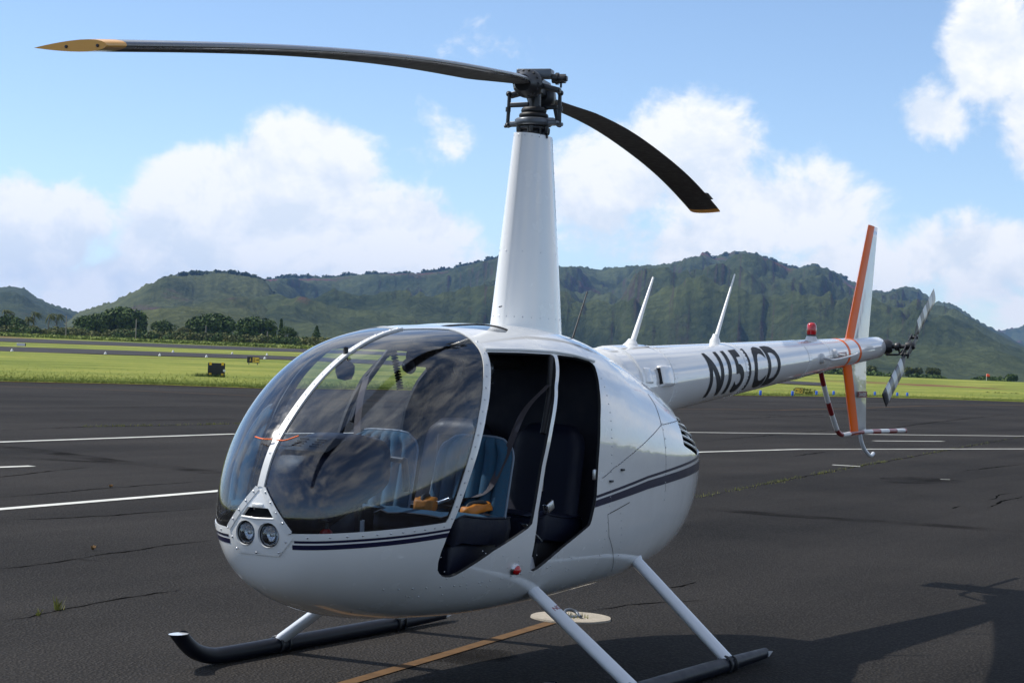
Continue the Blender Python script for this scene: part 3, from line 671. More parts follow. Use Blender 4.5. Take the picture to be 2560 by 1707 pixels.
pouch((1.16, .43, .905), (.20, .06, .045), -.1, 'long orange pouch lying along the door side of the port front seat')
t = tag(empty('fire_extinguisher', (2.06, .17, .615)), 'small red cylinder standing on the floor inside the nose', 'extinguisher')
b = MB(); b.lathe([(.036, 0), (.038, .02), (.038, .20), (.028, .235), (.014, .245)], (0, 0, 0), (0, 0, 1), 18); b.build('cylinder', 'red_paint', t)
b = MB(); b.lathe([(.013, .245), (.013, .27)], (0, 0, 0), (0, 0, 1), 10); b.box((.015, 0, .285), (.07, .016, .016), bev=.004); b.build('valve', 'black_metal', t)
b = MB(); P_ = ([(2.262, -.005, 1.245)]);
b.tube(bez([(2.255, -.012, 1.263), (2.262, -.06, 1.262), (2.245, -.115, 1.268)], 5), .0035, 6); b.tube(bez([(2.255, .012, 1.263), (2.255, .06, 1.262), (2.225, .115, 1.285)], 5), .0035, 6)
tag(b.build('yaw_string', 'orange_paint'), 'orange yaw string tied across the windshield centre strip', 'string')

# ------------------------------------------------------------------ mast and rotor head
b = MB(); rings = []
for k in range(15):
    q = k/14; z = 1.74+(2.915-1.74)*q; a_ = .345+(.172-.345)*q; w_ = .140+(.078-.140)*q; cx = -.03+(-.012+.03)*q; ring = []
    for j in range(48):
        a = 2*PI*j/48; c, s = math.cos(a), math.sin(a); xx = a_*abs(c)**.95*(1 if c > 0 else -1); yy = w_*abs(s)**.85*(1 if s > 0 else -1)
        if c < -.2: yy *= 1-.28*((-c-.2)/.8)**1.5
        ring.append((cx+xx, yy, z))
    rings.append(ring)
loft(b, rings, False); top = rings[-1]; b.add(top, [tuple(range(48))], False); mf = b.build('mast_fairing', 'white_paint', heli)
RV2 = MB(); RV, _RV = RV2, RV
for z, step in ((1.90, 2), (2.26, 5), (2.90, 3)):
    q = (z-1.74)/1.175; k = min(13, int(q*14)); f_ = q*14-k; R0, R1 = rings[k], rings[k+1]
    for j in range(0, 48, step): p = np.array(R0[j])*(1-f_)+np.array(R1[j])*f_; n = np.array([p[0]*.35, p[1]*2.5, .02]); rivet(p, n/np.linalg.norm(n), .0045, .0015)
for q in np.linspace(.03, .97, 22):
    k = min(13, int(q*14)); f_ = q*14-k; p = np.array(rings[k][18])*(1-f_)+np.array(rings[k+1][18])*f_; rivet(p, (-.3, .95, .02), .0040, .0012)
o = RV2.build('rivet_rows', 'steel', mf); o['kind'] = 'stuff'
b = MB(); b.tube([(.37, .06, 1.95), (.42, .075, 1.945)], .004, 6); b.build('temperature_probe', 'black_metal', mf)
PSI = .242; rad = np.array([math.cos(PSI), math.sin(PSI), 0]); lead = np.array([-math.sin(PSI), math.cos(PSI), 0]); Z3 = np.array([0, 0, 1.0])
b = MB(); b.lathe([(.075, 2.90), (.075, 2.955), (.045, 2.96), (.042, 3.0)], n=24); b.lathe([(.034, 2.95), (.034, 3.17)], n=20)
for k in range(8): a = k*PI/4+.2; b.tube([(.08*math.cos(a), .08*math.sin(a), 2.90), (.085*math.cos(a), .085*math.sin(a), 2.955)], .008, 6)
mast = b.build('rotor_mast', 'black_metal', heli)
b = MB(); b.torus((0, 0, 3.052), .052, .020, n=28, k=10); b.torus((0, 0, 3.024), .062, .021, n=28, k=10, sq=.8); b.torus((0, 0, 3.008), .066, .012); b.build('rubber_boot', 'rubber', mast)
b = MB(); b.lathe([(.098, 2.968), (.105, 2.975), (.105, 3.0), (.095, 3.008), (.04, 3.008)], n=28)
for s_ in (1, -1): b.box((0, s_*.125, 2.982), (.055, .07, .026), bev=.006); b.tube([(0, s_*.145, 2.975), (0.0, s_*.185, 2.972)], .010, 8)
b.tube([(0, .06, 3.0), (-.10, .07, 3.01)], .016, 8); sw = b.build('swashplate', 'grey_metal', heli)
b = MB()
for k in range(6): a = k*PI/3+.4; b.lathe([(.009, 2.925), (.012, 2.94), (.012, 2.962)], (.09*math.cos(a), .09*math.sin(a), 0), n=8)
b.lathe([(.085, 2.945), (.088, 2.95), (.088, 2.962), (.06, 2.966)], n=24); b.build('lower_ring', 'black_metal', sw)
for s_ in (1, -1):
    b = MB(); x = -.02*s_; b.tube([(x, s_*.155, 2.972), (x, s_*.152, 3.06), (x, s_*.150, 3.150)], .0105, 10); b.tube([(x, s_*.155, 3.05), (x, s_*.1545, 3.075)], .015, 8)
    for z in (2.975, 3.150): b.lathe([(.0005, -.017), (.016, -.008), (.016, .008), (.0005, .017)], (x, s_*.153, z), (1, 0, 0), 12)
    b.build('pitch_link', 'black_metal', heli)
b = MB(); b.box((-.04, .085, 3.075), (.022, .085, .022), bev=.004); b.tube([(-.04, .11, 3.075), (-.05, .125, 3.0)], .012, 8); b.build('drive_scissor', 'black_metal', sw); b = MB(); b.box((.03, -.075, 3.085), (.02, .12, .026), bev=.004); b.build('drive_arm', 'black_metal', sw)
# hub (teetering), blade roots
tilt1 = math.atan2(3.178-3.065, 1.476-.083)
Rz = Matrix.Rotation(PSI, 3, 'Z')
b = MB(); b.box((0, 0, 3.19), (.40, .085, .095), Rz, bev=.015); b.lathe([(.038, 3.06), (.038, 3.16)], n=18)
hub = b.build('rotor_hub', 'black_metal', heli)
b = MB(); b.box((0, 0, 3.258), (.085, .20, .050), Rz, bev=.008); b.build('hub_cap', 'grey_metal', hub)
b = MB(); p0 = lead*.10+Z3*3.232; b.tube([p0, p0+lead*.075], .026, 14); b.tube([p0+lead*.02, p0+lead*.036], .034, 12); b.tube([p0+lead*.06, p0+lead*.085], .015, 8); b.tube([p0+lead*.05, p0+lead*.05-Z3*.05], .007, 6); b.build('teeter_bolt', 'black_metal', hub)
def blade_z(q, which):
    if which == 1: return np.interp(q, [0, .3, .75, 1.48, 2.66, 3.79, 5.03], [3.195, 3.178, 3.138, 3.065, 2.925, 2.765, 2.568])
    return np.interp(q, [0, .3, .5, .93, 1.74, 2.86, 3.85, 5.03], [3.16, 3.150, 3.150, 3.162, 3.170, 3.126, 3.058, 2.925])
def foil(c, n=13, th=.165):
    """airfoil section, chord 1 from le=0 to te=1 -> list (xc, zc)"""
    xs = [(1-math.cos(PI*i/(n-1)))/2 for i in range(n)]; y = [5*th*(.2969*math.sqrt(x)-.126*x-.3516*x*x+.2843*x**3-.1036*x**4) for x in xs]
    return [(x, v) for x, v in zip(xs, y)]+[(x, -v*.85) for x, v in list(zip(xs, y))[-2:0:-1]]
def make_blade(which):
    s_ = 1 if which == 1 else -1; R_ = rad*s_; Ld = lead*s_; fo = foil(1); n = len(fo); V = []; rs = [.24, .30, .36, .45, .58, .72, .90, 1.2]+list(np.linspace(1.5, 4.90, 24))
    zz = spl([0, .3, .75, 1.48, 2.66, 3.79, 5.03], [blade_z(q, which) for q in (0, .3, .75, 1.48, 2.66, 3.79, 5.03)], np.array(rs+[4.90, 5.035]))
    def sect(r, z, k=1.0):
        c = .254*k; le = .08; tw = math.radians(6.5-5.0*r/5); thk = 1.0
        if r < .9:
            q = max(0, (r-.24)/.66); c = (.12+(.254-.12)*min(1, q*1.6)**.8); le = .050+(.08-.050)*min(1, q*1.6); thk = 1.9-.9*min(1, q*1.5)
        out = []
        for (xc, yc) in fo:
            a, h = le-xc*c, yc*c*thk; out.append(R_*r+Ld*(a*math.cos(tw)-h*math.sin(tw))+Z3*(z+h*math.cos(tw)+a*math.sin(tw)))
        return out
    S = [sect(r, z) for r, z in zip(rs, zz)]; V = [p for q in S for p in q]; F = []; mi = []
    for i in range(len(S)-1):
        for j in range(n):
            f = (i*n+j, i*n+(j+1) % n, (i+1)*n+(j+1) % n, (i+1)*n+j); F.append(f if s_ > 0 else f); mi.append(0 if j < 13 or j > n-3 else 1)
    F += [tuple(range(n))[::-1]]; mi += [0]
    bl = mesh('main_rotor_blade', V, F, heli, ['blade_black', 'blade_under'], True, None, mi)
    bl['label'] = 'black rotor blade reaching '+('over the nose towards the camera' if which == 1 else 'back over the tail boom')
    bm = bmesh.new(); bm.from_mesh(bl.data); bmesh.ops.recalc_face_normals(bm, faces=bm.faces); bm.to_mesh(bl.data); bm.free()
    # yellow tip cap
    S = [sect(4.90, zz[-2], 1.0), sect(4.99, float(np.interp(4.99, [4.9, 5.035], zz[-2:])), .99), sect(5.03, zz[-1], .97)]; V = [p for q in S for p in q]; F = []
    for i in range(2):
        for j in range(n): F.append((i*n+j, i*n+(j+1) % n, (i+1)*n+(j+1) % n, (i+1)*n+j))
    b = MB(); b.add(V, F); ctr = np.mean(S[-1], 0); b.add(list(S[-1]), [tuple(range(n))], False)
    b.mat(1)
    for xc in (.12, .55): i0 = S[-1]; p = i0[0]*(1-xc)+np.array(i0[12])*xc; b.lathe([(.0055, 0), (.0045, .004)], p, R_, 8)
    t = b.build('tip_cap', ['yellow_tip', 'black_metal'], bl)
    bm = bmesh.new(); bm.from_mesh(t.data); bmesh.ops.recalc_face_normals(bm, faces=bm.faces); bm.to_mesh(t.data); bm.free()
    # trim tabs at the trailing edge
    for r in ((4.45,) if which == 2 else ()):
        z = float(np.interp(r, rs, zz[:-2])); q0, q1 = sect(r-.16, float(np.interp(r-.16, rs, zz[:-2])))[12], sect(r+.10, float(np.interp(r+.10, rs, zz[:-2])))[12]; b = MB(); d = (np.array(q0)-np.array(sect(r, z)[0])); d = d/np.linalg.norm(d)*(.030 if which == 2 else .012); b.add([q0, q1, q1+d-R_*.01, q0+d*.8+R_*.05, q0-Z3*.002, q1-Z3*.002, q1+d-R_*.01-Z3*.002, q0+d*.8+R_*.05-Z3*.002], [(0, 1, 2, 3), (7, 6, 5, 4), (0, 4, 5, 1), (2, 6, 7, 3), (1, 5, 6, 2), (3, 7, 4, 0)], False); b.build('trim_tab', 'blade_black', bl)
    # root cuff (round housing with bolts), pitch horn
    p = R_*.13+Z3*float(zz[0]+.002); dr = R_*math.cos(.08)-Z3*.08
    b = MB(); b.lathe([(.045, -.03), (.078, -.022), (.080, .0), (.080, .035), (.070, .05), (.060, .075), (.046, .12)], p, dr, 28)
    for k in range(14): a = k*2*PI/14; q = Vector(dr).to_track_quat('Z', 'Y').to_matrix() @ Vector((.070*math.cos(a), .070*math.sin(a), .040)); b.lathe([(.007, 0), (.007, .014), (.004, .016)], np.array(p)+np.array(q), dr, 6)
    b.build('root_cuff', 'black_metal', bl)
    b = MB(); b.box(p*[1, 1, 0]*.75+Ld*.105+Z3*3.168, (.05, .14, .030), Rz @ Matrix.Rotation(-.25*s_, 3, 'X'), bev=.006); b.build('pitch_horn', 'black_metal', bl)
make_blade(1); make_blade(2)

# ------------------------------------------------------------------ tail boom and tail
bx_r = lambda x: .207+(x+2)*.0316; bx_c = lambda x: 1.596-(x+2)*.0742
b = MB(); xs = list(np.linspace(-.75, -5.80, 40))+[-5.835, -5.855, -5.862]; rr = [bx_r(x) for x in xs[:40]]+[.080, .060, .03]
loft(b, [[(x, r*math.cos(2*PI*j/40), bx_c(x)+r*math.sin(2*PI*j/40)) for j in range(40)] for x, r in zip(xs, rr)]); boom = b.build('tail_boom', 'boom_paint', heli)
def boom_pt(x, th, lift=0.0): r = bx_r(x)+lift; return np.array([x, r*math.cos(th), bx_c(x)+r*math.sin(th)])
def boom_band(name, x0, x1, m, lift, th0=0, th1=2*PI, n=40, shear=0.0, parent=None):
    b = MB(); V = []
    for x in (x0, (x0+x1)/2, x1):
        for j in range(n+1): th = th0+(th1-th0)*j/n; V.append(boom_pt(x+shear*math.sin(th), th, lift))
    F = [(i*(n+1)+j, i*(n+1)+j+1, (i+1)*(n+1)+j+1, (i+1)*(n+1)+j) for i in range(2) for j in range(n)]; b.add(V, F)
    for e in (0, 2):   # returns to the skin
        W = [V[e*(n+1)+j] for j in range(n+1)]; U = [boom_pt(p[0], th0+(th1-th0)*j/n, -.001) for j, p in enumerate(W)]; b.add(W+U, [(j, j+1, n+2+j, n+1+j) for j in range(n)])
    return b.build(name, m, parent or boom)
for x in (-4.86, -5.13): boom_band('orange_band', x, x-.045, 'orange_paint', .0015, shear=.03)
for x in (-1.50, -2.70, -3.95, -4.42): boom_band('splice_ring', x, x-.05, 'boom_paint', .002)
boom_band('root_collar', -1.02, -1.42, 'boom_paint', .012)
RV = MB()
for x in (-1.51, -1.545, -2.71, -2.745, -3.96, -3.995, -4.43, -4.465):
    for j in range(48): th = 2*PI*j/48; rivet(boom_pt(x, th, .002), (0, math.cos(th), math.sin(th)), .0042, .0022)
for x in np.arange(-1.7, -5.2, -.06): rivet(boom_pt(x, 1.15, 0), (0, math.cos(1.15), math.sin(1.15)), .0036, .002)
o = RV.build('rivet_rows', 'boom_paint', boom); o['kind'] = 'stuff'
p = boom_pt(-1.30, .25, .0); b = MB(); b.box(p+np.array([-.03, .012, 0]), (.16, .055, .13), Matrix.Rotation(.25, 3, 'X'), bev=.02); b.build('air_scoop', 'boom_paint', boom)
b = MB(); b.box(p+np.array([.048, .016, 0]), (.010, .026, .10), Matrix.Rotation(.25, 3, 'X')); b.build('scoop_opening', 'interior_black', boom)
p = boom_pt(-1.10, .30, .0); b = MB(); b.box(p, (.10, .034, .10), Matrix.Rotation(.30, 3, 'X'), bev=.014); b.build('scoop_flap', 'boom_paint', boom)
# lettering on the boom
def text_mesh(s, size, off, shear=0.0, spacing=1.0):
    cu = bpy.data.curves.new('t', 'FONT'); cu.body = s; cu.size = size; cu.offset = off; cu.shear = shear; cu.space_character = spacing; cu.resolution_u = 4
    o = bpy.data.objects.new('t', cu); C.objects.link(o); bpy.context.view_layer.update(); me = bpy.data.meshes.new_from_object(o); bpy.data.objects.remove(o)
    return me
def wrap_text(s, x0, length, arc, th_c, name, m, shear=0.0, off=0.0, lift=.0016, side=1, cuts=20, parent=None, surface=None):
    me = text_mesh(s, 1.0, off, shear); bm = bmesh.new(); bm.from_mesh(me); us = [v.co.x for v in bm.verts]; vsv = [v.co.y for v in bm.verts]; u0, u1, v0, v1 = min(us), max(us), min(vsv), max(vsv)
    for k in range(1, cuts): bmesh.ops.bisect_plane(bm, geom=bm.verts[:]+bm.edges[:]+bm.faces[:], plane_co=(0, v0+(v1-v0)*k/cuts, 0), plane_no=(0, 1, 0))
    for v in bm.verts:
        u = (v.co.x-u0)/(u1-u0); q = (v.co.y-v0)/(v1-v0)-.5; x = x0-u*length
        v.co = Vector(boom_pt(x, th_c+q*arc/bx_r(x), lift)) if surface is None else Vector(surface(u, q))
    bm.to_mesh(me); bm.free(); return link(name, me, parent or boom, m)
wrap_text('N151CD', -2.06, 1.30, .325, .06, 'registration_lettering', 'interior_black', shear=-.05, off=.030)
boom_band('danger_placard', -4.56, -4.80, 'dark_red', .0016, -.10, .18, 6); wrap_text('DANGER', -4.59, .18, .026, .04, 'danger_lettering', 'sign_white', off=.02, lift=.0036, cuts=3)
# grab handle
b = MB(); b.tube(bez([boom_pt(-4.22, .02, .0), boom_pt(-4.22, .02, .05), boom_pt(-4.30, -.05, .075), boom_pt(-4.75, .0, .075), boom_pt(-4.86, .05, .07)], 6), .0085, 8); b.tube([boom_pt(-4.52, .15, 0), boom_pt(-4.56, .05, .07)], .008, 8)
for x, th in ((-4.22, .02), (-4.52, .15)): b.lathe([(.040, -.01), (.038, .012), (.022, .022)], boom_pt(x, th), (0, math.cos(th), math.sin(th)), 16)
b.build('hand_grip', 'guard_white', boom)
# antennas and beacon
def antenna(pb, pt, r0, r1, m, base=None):
    b = MB(); pb, pt = np.array(pb), np.array(pt); k = 6; b.tube([pb+(pt-pb)*i/k for i in range(k+1)], [r0+(r1-r0)*i/k for i in range(k+1)], 8); o = b.build('antenna', m, heli)
    if base: b = MB(); b.lathe([(base, -.02), (base, .012), (base*.7, .03), (r0*1.1, .055)], pb, (pt-pb)*[.3, 0, 1], 16); b.build('antenna_base', m, o)
    return o
antenna((-.53, 0, 1.752), (-.72, 0, 2.083), .006, .004, 'black_metal', .012)
antenna((-1.32, 0, 1.765), (-1.596, 0, 2.215), .020, .007, 'white_paint', .055)
antenna((-2.58, 0, 1.835), (-2.87, 0, 2.309), .017, .005, 'white_paint', .036)
b = MB(); b.lathe([(.046, -.03), (.042, .012), (.036, .022), (.036, .030)], (-4.35, 0, bx_c(-4.35)+bx_r(-4.35)), n=20); bo = b.build('beacon_light', 'guard_white', heli)
b = MB(); z = bx_c(-4.35)+bx_r(-4.35)+.03; b.lathe([(.032, 0), (.036, .02), (.037, .05), (.034, .08), (.024, .095), (.0005, .099)], (-4.35, 0, z), n=20); b.build('beacon_lens', 'red_lens', bo)
b = MB(); b.lathe([(.037, -.004), (.037, .008)], (-4.35, 0, z), n=20); b.build('beacon_ring', 'black_metal', bo)
# fins, stabiliser
def fin(name, le0, te0, le1, te1, parent, strip, label=None):
    fo = foil(1, 15, .085); n = len(fo); lev = 12; allV = []
    for k in range(lev+1):
        q = k/lev; le = np.array(le0)*(1-q)+np.array(le1)*q; te = np.array(te0)*(1-q)+np.array(te1)*q
        allV += [(le[0]+(te[0]-le[0])*xc, yc*abs(te[0]-le[0]), le[1]+(te[1]-le[1])*xc) for xc, yc in fo]
    F = []
    for i in range(lev):
        for j in range(n): F.append((i*n+j, i*n+(j+1) % n, (i+1)*n+(j+1) % n, (i+1)*n+j))
    F += [tuple(range(n))[::-1], tuple(range(lev*n, lev*n+n))]
    o = mesh(name, allV, F, parent, 'fin_paint', True)
    bm = bmesh.new(); bm.from_mesh(o.data); bmesh.ops.recalc_face_normals(bm, faces=bm.faces); bm.to_mesh(o.data); bm.free()
    b = MB(); fo2 = foil(1, 41, .085); fo2 = fo2[:41]
    for s_ in (1, -1):
        V = []
        for k in range(lev+1):
            q = k/lev; le = np.array(le0)*(1-q)+np.array(le1)*q; te = np.array(te0)*(1-q)+np.array(te1)*q; c = abs(te[0]-le[0]); fr = strip/c
            for i in range(9):
                xc = fr*(i/8)**2; yc = float(np.interp(xc, [p[0] for p in fo2], [p[1] for p in fo2])); V.append((le[0]+(te[0]-le[0])*xc+.001*(i == 0), s_*(yc*c*(1 if s_ > 0 else .75)+.0016), le[1]+(te[1]-le[1])*xc))
        b.add(V, [(k*9+i, k*9+i+1, (k+1)*9+i+1, (k+1)*9+i) for k in range(lev) for i in range(8)])
    b.build('orange_leading_edge', 'orange_paint', o); return o
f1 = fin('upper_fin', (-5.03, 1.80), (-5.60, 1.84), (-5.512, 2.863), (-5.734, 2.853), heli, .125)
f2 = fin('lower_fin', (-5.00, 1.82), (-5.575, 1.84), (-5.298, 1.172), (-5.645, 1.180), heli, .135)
b = MB(); b.add([(-5.33, .022, 1.52), (-5.58, .012, 1.52), (-5.58, .012, 1.47), (-5.33, .022, 1.47)], [(0, 1, 2, 3)], False); b.V = [(x, y+.008, z) for x, y, z in b.V]; b.build('danger_placard', 'dark_red', f2)
wrap_text('DANGER', 0, 1, 1, 0, 'danger_lettering', 'sign_white', off=.02, cuts=2, parent=f2, surface=lambda u, q: (-5.36-.18*u, .0345-.009*u, 1.495+q*.026))
fo = foil(1, 13, .10); b = MB()
loft(b, [[(-5.20-.40*xc-.02*k, -.95*k, 1.84+yc*.40) for xc, yc in fo] for k in np.linspace(0, 1, 6)]); o = b.build('horizontal_stabilizer', 'boom_paint', heli)
# tail guard with red and white bands, tail skid
def banded(name, pts, r, bands, parent):
    P = bez(pts, 14); L_ = [0]
    for p, q in zip(P[:-1], P[1:]): L_.append(L_[-1]+np.linalg.norm(q-p))
    T = L_[-1]; b = MB(); at = lambda s: np.array([np.interp(s, L_, [p[i] for p in P]) for i in range(3)])
    k = 0; s = 0.0
    while s < T-1e-6:
        e = min(T, s+bands[k % len(bands)]); n = max(2, int((e-s)/.02)+1); b.mat(k % 2).tube([at(s+(e-s)*i/n) for i in range(n+1)], r, 12, cap=(e >= T-1e-6)); s = e; k += 1
    return b.build(name, ['dark_red', 'guard_white'], parent)
tg = banded('tail_guard', [(-4.575, 0, 1.67), (-4.62, 0, 1.60), (-4.75, 0, 1.44), (-4.90, 0, 1.285), (-4.99, 0, 1.205), (-5.08, 0, 1.176), (-5.20, 0, 1.175), (-5.36, 0, 1.188)], .0195, [.13, .17], heli)
banded('guard_tube', [(-5.36, 0, 1.188), (-5.60, 0, 1.190), (-6.0, 0, 1.190), (-6.63, 0, 1.188)], .0195, [.20, .21], tg)
b = MB(); b.tube(bez([(-5.50, 0, 1.19), (-5.54, 0, 1.12), (-5.62, 0, 1.05), (-5.74, 0, 1.0), (-5.80, 0, .995), (-5.84, 0, 1.012)], 6), .0155, 10); b.build('tail_skid', 'strut_paint', heli)
# tail rotor
b = MB(); gz = 1.888; b.lathe([(.06, .0), (.062, .05), (.05, .075), (.036, .09)], (-5.86, .035, gz), (0, 1, .04), 18); b.tube([(-5.865, .10, gz+.002), (-5.87, .26, gz+.010)], .017, 12); b.tube([(-5.80, .09, gz-.065), (-5.88, .17, gz-.06)], .008, 8); b.tube([(-5.88, .17, gz-.06), (-5.90, .20, gz-.02)], .008, 8)
b.lathe([(.030, .115), (.034, .12), (.034, .15), (.030, .155)], (-5.865, .03, gz), (0, 1, .04), 16); tr = b.build('tail_rotor', 'black_metal', heli)
TH = np.array([-5.87, .265, 1.902]); ta = 2.530; d3 = np.array([math.cos(ta), 0, math.sin(ta)]); c3 = np.array([-math.sin(ta), 0, math.cos(ta)]); Y3 = np.array([0, 1.0, 0])
b = MB(); b.lathe([(.032, -.03), (.036, 0), (.030, .03), (.018, .045)], TH, (0, 1, 0), 16)
Rm = Matrix(((d3[0], 0, c3[0]), (d3[1], 1, c3[1]), (d3[2], 0, c3[2])))
for yy in (-.022, .022): b.box(TH+Y3*yy, (.30, .010, .045), Rm, bev=.003)
for s_ in (1, -1): b.tube([TH+d3*.10*s_+c3*.03-Y3*.03, TH+d3*.05*s_+c3*.05-Y3*.08, TH+Y3*-.10], .007, 8); b.lathe([(.012, -.035), (.014, -.03), (.014, .03), (.012, .035)], TH+d3*.125*s_, (0, 1, 0), 10)
b.build('hub', 'black_metal', tr)
for s_ in (1, -1):
    fo = foil(1, 9, .11); n = len(fo); b = MB(); st = [.14, .20, .235]+[.235+(.735-.235)*k/6 for k in range(1, 7)]; pit = -.08
    def ts(r):
        c = .045 if r < .16 else (.09 if r < .21 else .135); tk = 1.6 if r < .21 else 1; out = []
        for xc, yc in fo:
            a, h = c*(.30-xc)*s_, yc*c*tk; out.append(TH+d3*s_*r+c3*(a*math.cos(pit))+Y3*(h+a*math.sin(pit)*s_*.9))
        return out
    for k in range(len(st)-1):
        b.mat(2 if k < 2 else (k % 2)); S0, S1 = ts(st[k]), ts(st[k+1]); b.add(S0+S1, [(j, (j+1) % n, n+(j+1) % n, n+j) for j in range(n)])
    b.mat(2).add(ts(st[-1]), [tuple(range(n))], False); o = b.build('tail_rotor_blade', ['checker_white', 'checker_grey', 'black_metal'], tr)
    bm = bmesh.new(); bm.from_mesh(o.data); bmesh.ops.remove_doubles(bm, verts=bm.verts, dist=1e-5); bmesh.ops.recalc_face_normals(bm, faces=bm.faces); bm.to_mesh(o.data); bm.free()

# ------------------------------------------------------------------ landing gear
for s_ in (-1, 1):
    y = 1.085*s_; P = bez([(-1.02, y, .045), (-.6, y, .043), (0, y, .043), (.7, y, .043), (1.15, y, .043), (1.30, y, .052), (1.42, y, .088), (1.50, y, .140), (1.545, y, .180)], 6)
    n = len(P); r = [.043]*n
    for i in range(10): r[i] = .030+.013*i/10
    b = MB(); b.tube(P, r, 16, cap=False); tg_ = P[-1]-P[-2]; tg_ /= np.linalg.norm(tg_); R_ = [np.array(v) for v in b.V[-16:]]; R_ = [v+tg_*(.192-v[2])/tg_[2] for v in R_]; b.V[-16:] = [tuple(v) for v in R_]; sk = b.build('skid', 'skid_paint', heli); sk['label'] = ('port' if s_ > 0 else 'starboard')+' black skid tube'
    b = MB(); b.add([v+[0, 0, .0008] for v in R_], [tuple(range(16))], False); b.build('toe_cap', 'strut_paint', sk)
    b = MB(); V = [(-1.0, y-.034, .03), (-1.0, y+.034, .03), (-1.0, y+.034, .06), (-1.0, y-.034, .06), (-1.13, y-.004, .044), (-1.13, y+.004, .044)]; b.add(V, [(0, 1, 5, 4), (3, 4, 5, 2), (1, 2, 5), (0, 4, 3), (0, 3, 2, 1)], False); b.build('tail_tip', 'strut_paint', sk)
    for x in (-.45, .72):
        b = MB(); b.torus((x, y, .043), .046, .009, (1, 0, 0), 20, 8); b.build('clamp', 'black_metal', sk); b = MB(); b.torus((x-.07, y, .043), .046, .006, (1, 0, 0), 20, 8); b.build('clamp', 'black_metal', sk)
    for x0, x1 in ((.687, .687), (-.483, -.50)):
        p0 = np.array([x0, y, .07]); pm = np.array([x1, s_*.505, .488+.062*(x0 < 0)]); p1 = np.array([x1, s_*.46, .64+.06*(x0 < 0)]); b = MB(); d = p1-p0; n_ = np.array([1, 0, 0.0]); u_ = np.cross(d, n_); u_ /= np.linalg.norm(u_); V = []
        d = pm-p0; u_ = np.cross(d, n_); u_ /= np.linalg.norm(u_)
        for k, c in enumerate((p0, p0+d*.33, p0+d*.66, pm, p1)):
            for j in range(16): a = 2*PI*j/16; V.append(c+n_*.050*math.cos(a)+u_*.030*math.sin(a))
        b.add(V, [(k*16+j, k*16+(j+1) % 16, (k+1)*16+(j+1) % 16, (k+1)*16+j) for k in range(4) for j in range(16)]); b.add(V[:16], [tuple(range(16))], False); st = b.build('skid_strut', 'strut_paint', heli)
        b = MB(); b.box(p0+np.array([0, 0, -.005]), (.13, .06, .03), bev=.008); b.build('shoe', 'skid_paint', st)
# 'NO STEP' lettering on the front port strut
q0 = np.array([.687, 1.085, .07]); q1 = np.array([.687, .505, .488]); d = (q1-q0)/np.linalg.norm(q1-q0); u_ = np.cross(q1-q0, [1, 0, 0]); u_ /= np.linalg.norm(u_); u_ = u_ if u_[2] > 0 else -u_
me = text_mesh('NO STEP', .038, .0005); bm = bmesh.new(); bm.from_mesh(me)
for v in bm.verts:
    a, h = v.co.x-.02, v.co.y-.013; th = a/.045
    v.co = Vector(q0+d*(.56-h*0+ (h))+np.array([1, 0, 0])*(.051*math.cos(PI/2-th*0-0.0)*0+.0)+np.array([.0, 0, 0])+np.array([1, 0, 0])*(.048*math.sin(.45-th))+u_*(.0315*math.cos(.45-th)))
bm.to_mesh(me); bm.free(); link('step_lettering', me, [o for o in heli.children if o.name.startswith('skid_strut')][2], 'dark_red')
# ================================================================== the setting
AZ0 = YAW
def s_of(az):                       # column of the photograph that this azimuth falls on (clamped outside)
    d = np.clip((az-AZ0+PI) % (2*PI)-PI, -1.2, 1.2); return 1280-np.tan(d)*FPX
EDGE = (np.array([-9000, -2000, 0, 383, 650, 1250, 1848, 2218, 2560, 5000, 12000]), np.array([95, 76, 74.4, 78.3, 79.0, 92, 111.8, 131.1, 139.4, 170, 190]))
def r_edge(az): return np.interp(s_of(az), *EDGE)
LP = (np.array([0, 70, 85, 200, 225, 290, 335, 420, 900, 3000, 20000]), np.array([0, 0, .02, .21, .60, 1.07, 1.62, 2.70, 5.5, 9, 9]))
RP = (np.array([0, 110, 140, 230, 300, 340, 600, 3000, 20000]), np.array([0, 0, .04, .55, 1.05, 1.0, -2, -6, -8]))
def terrain(az, r):
    s = s_of(az); w = np.clip((s-900)/800, 0, 1); w = w*w*(3-2*w)
    return (1-w)*np.interp(r, *LP)+w*np.interp(r, *RP)
def tp(az, r, dz=0.0): return np.array([CAM[0]+r*math.cos(az), CAM[1]+r*math.sin(az), float(terrain(np.array(az), np.array(r)))+dz])
def paz(px): return azel(px, 870)[0]
AZS = np.unique(np.concatenate([np.linspace(AZ0-PI, AZ0+PI, 121), np.linspace(AZ0-.36, AZ0+.36, 361)]))[:-1]
re_ = r_edge(AZS)+np.array([.25*mn.fractal(Vector((a*60, 3.3, 0)), 1, 2, 4) for a in AZS])
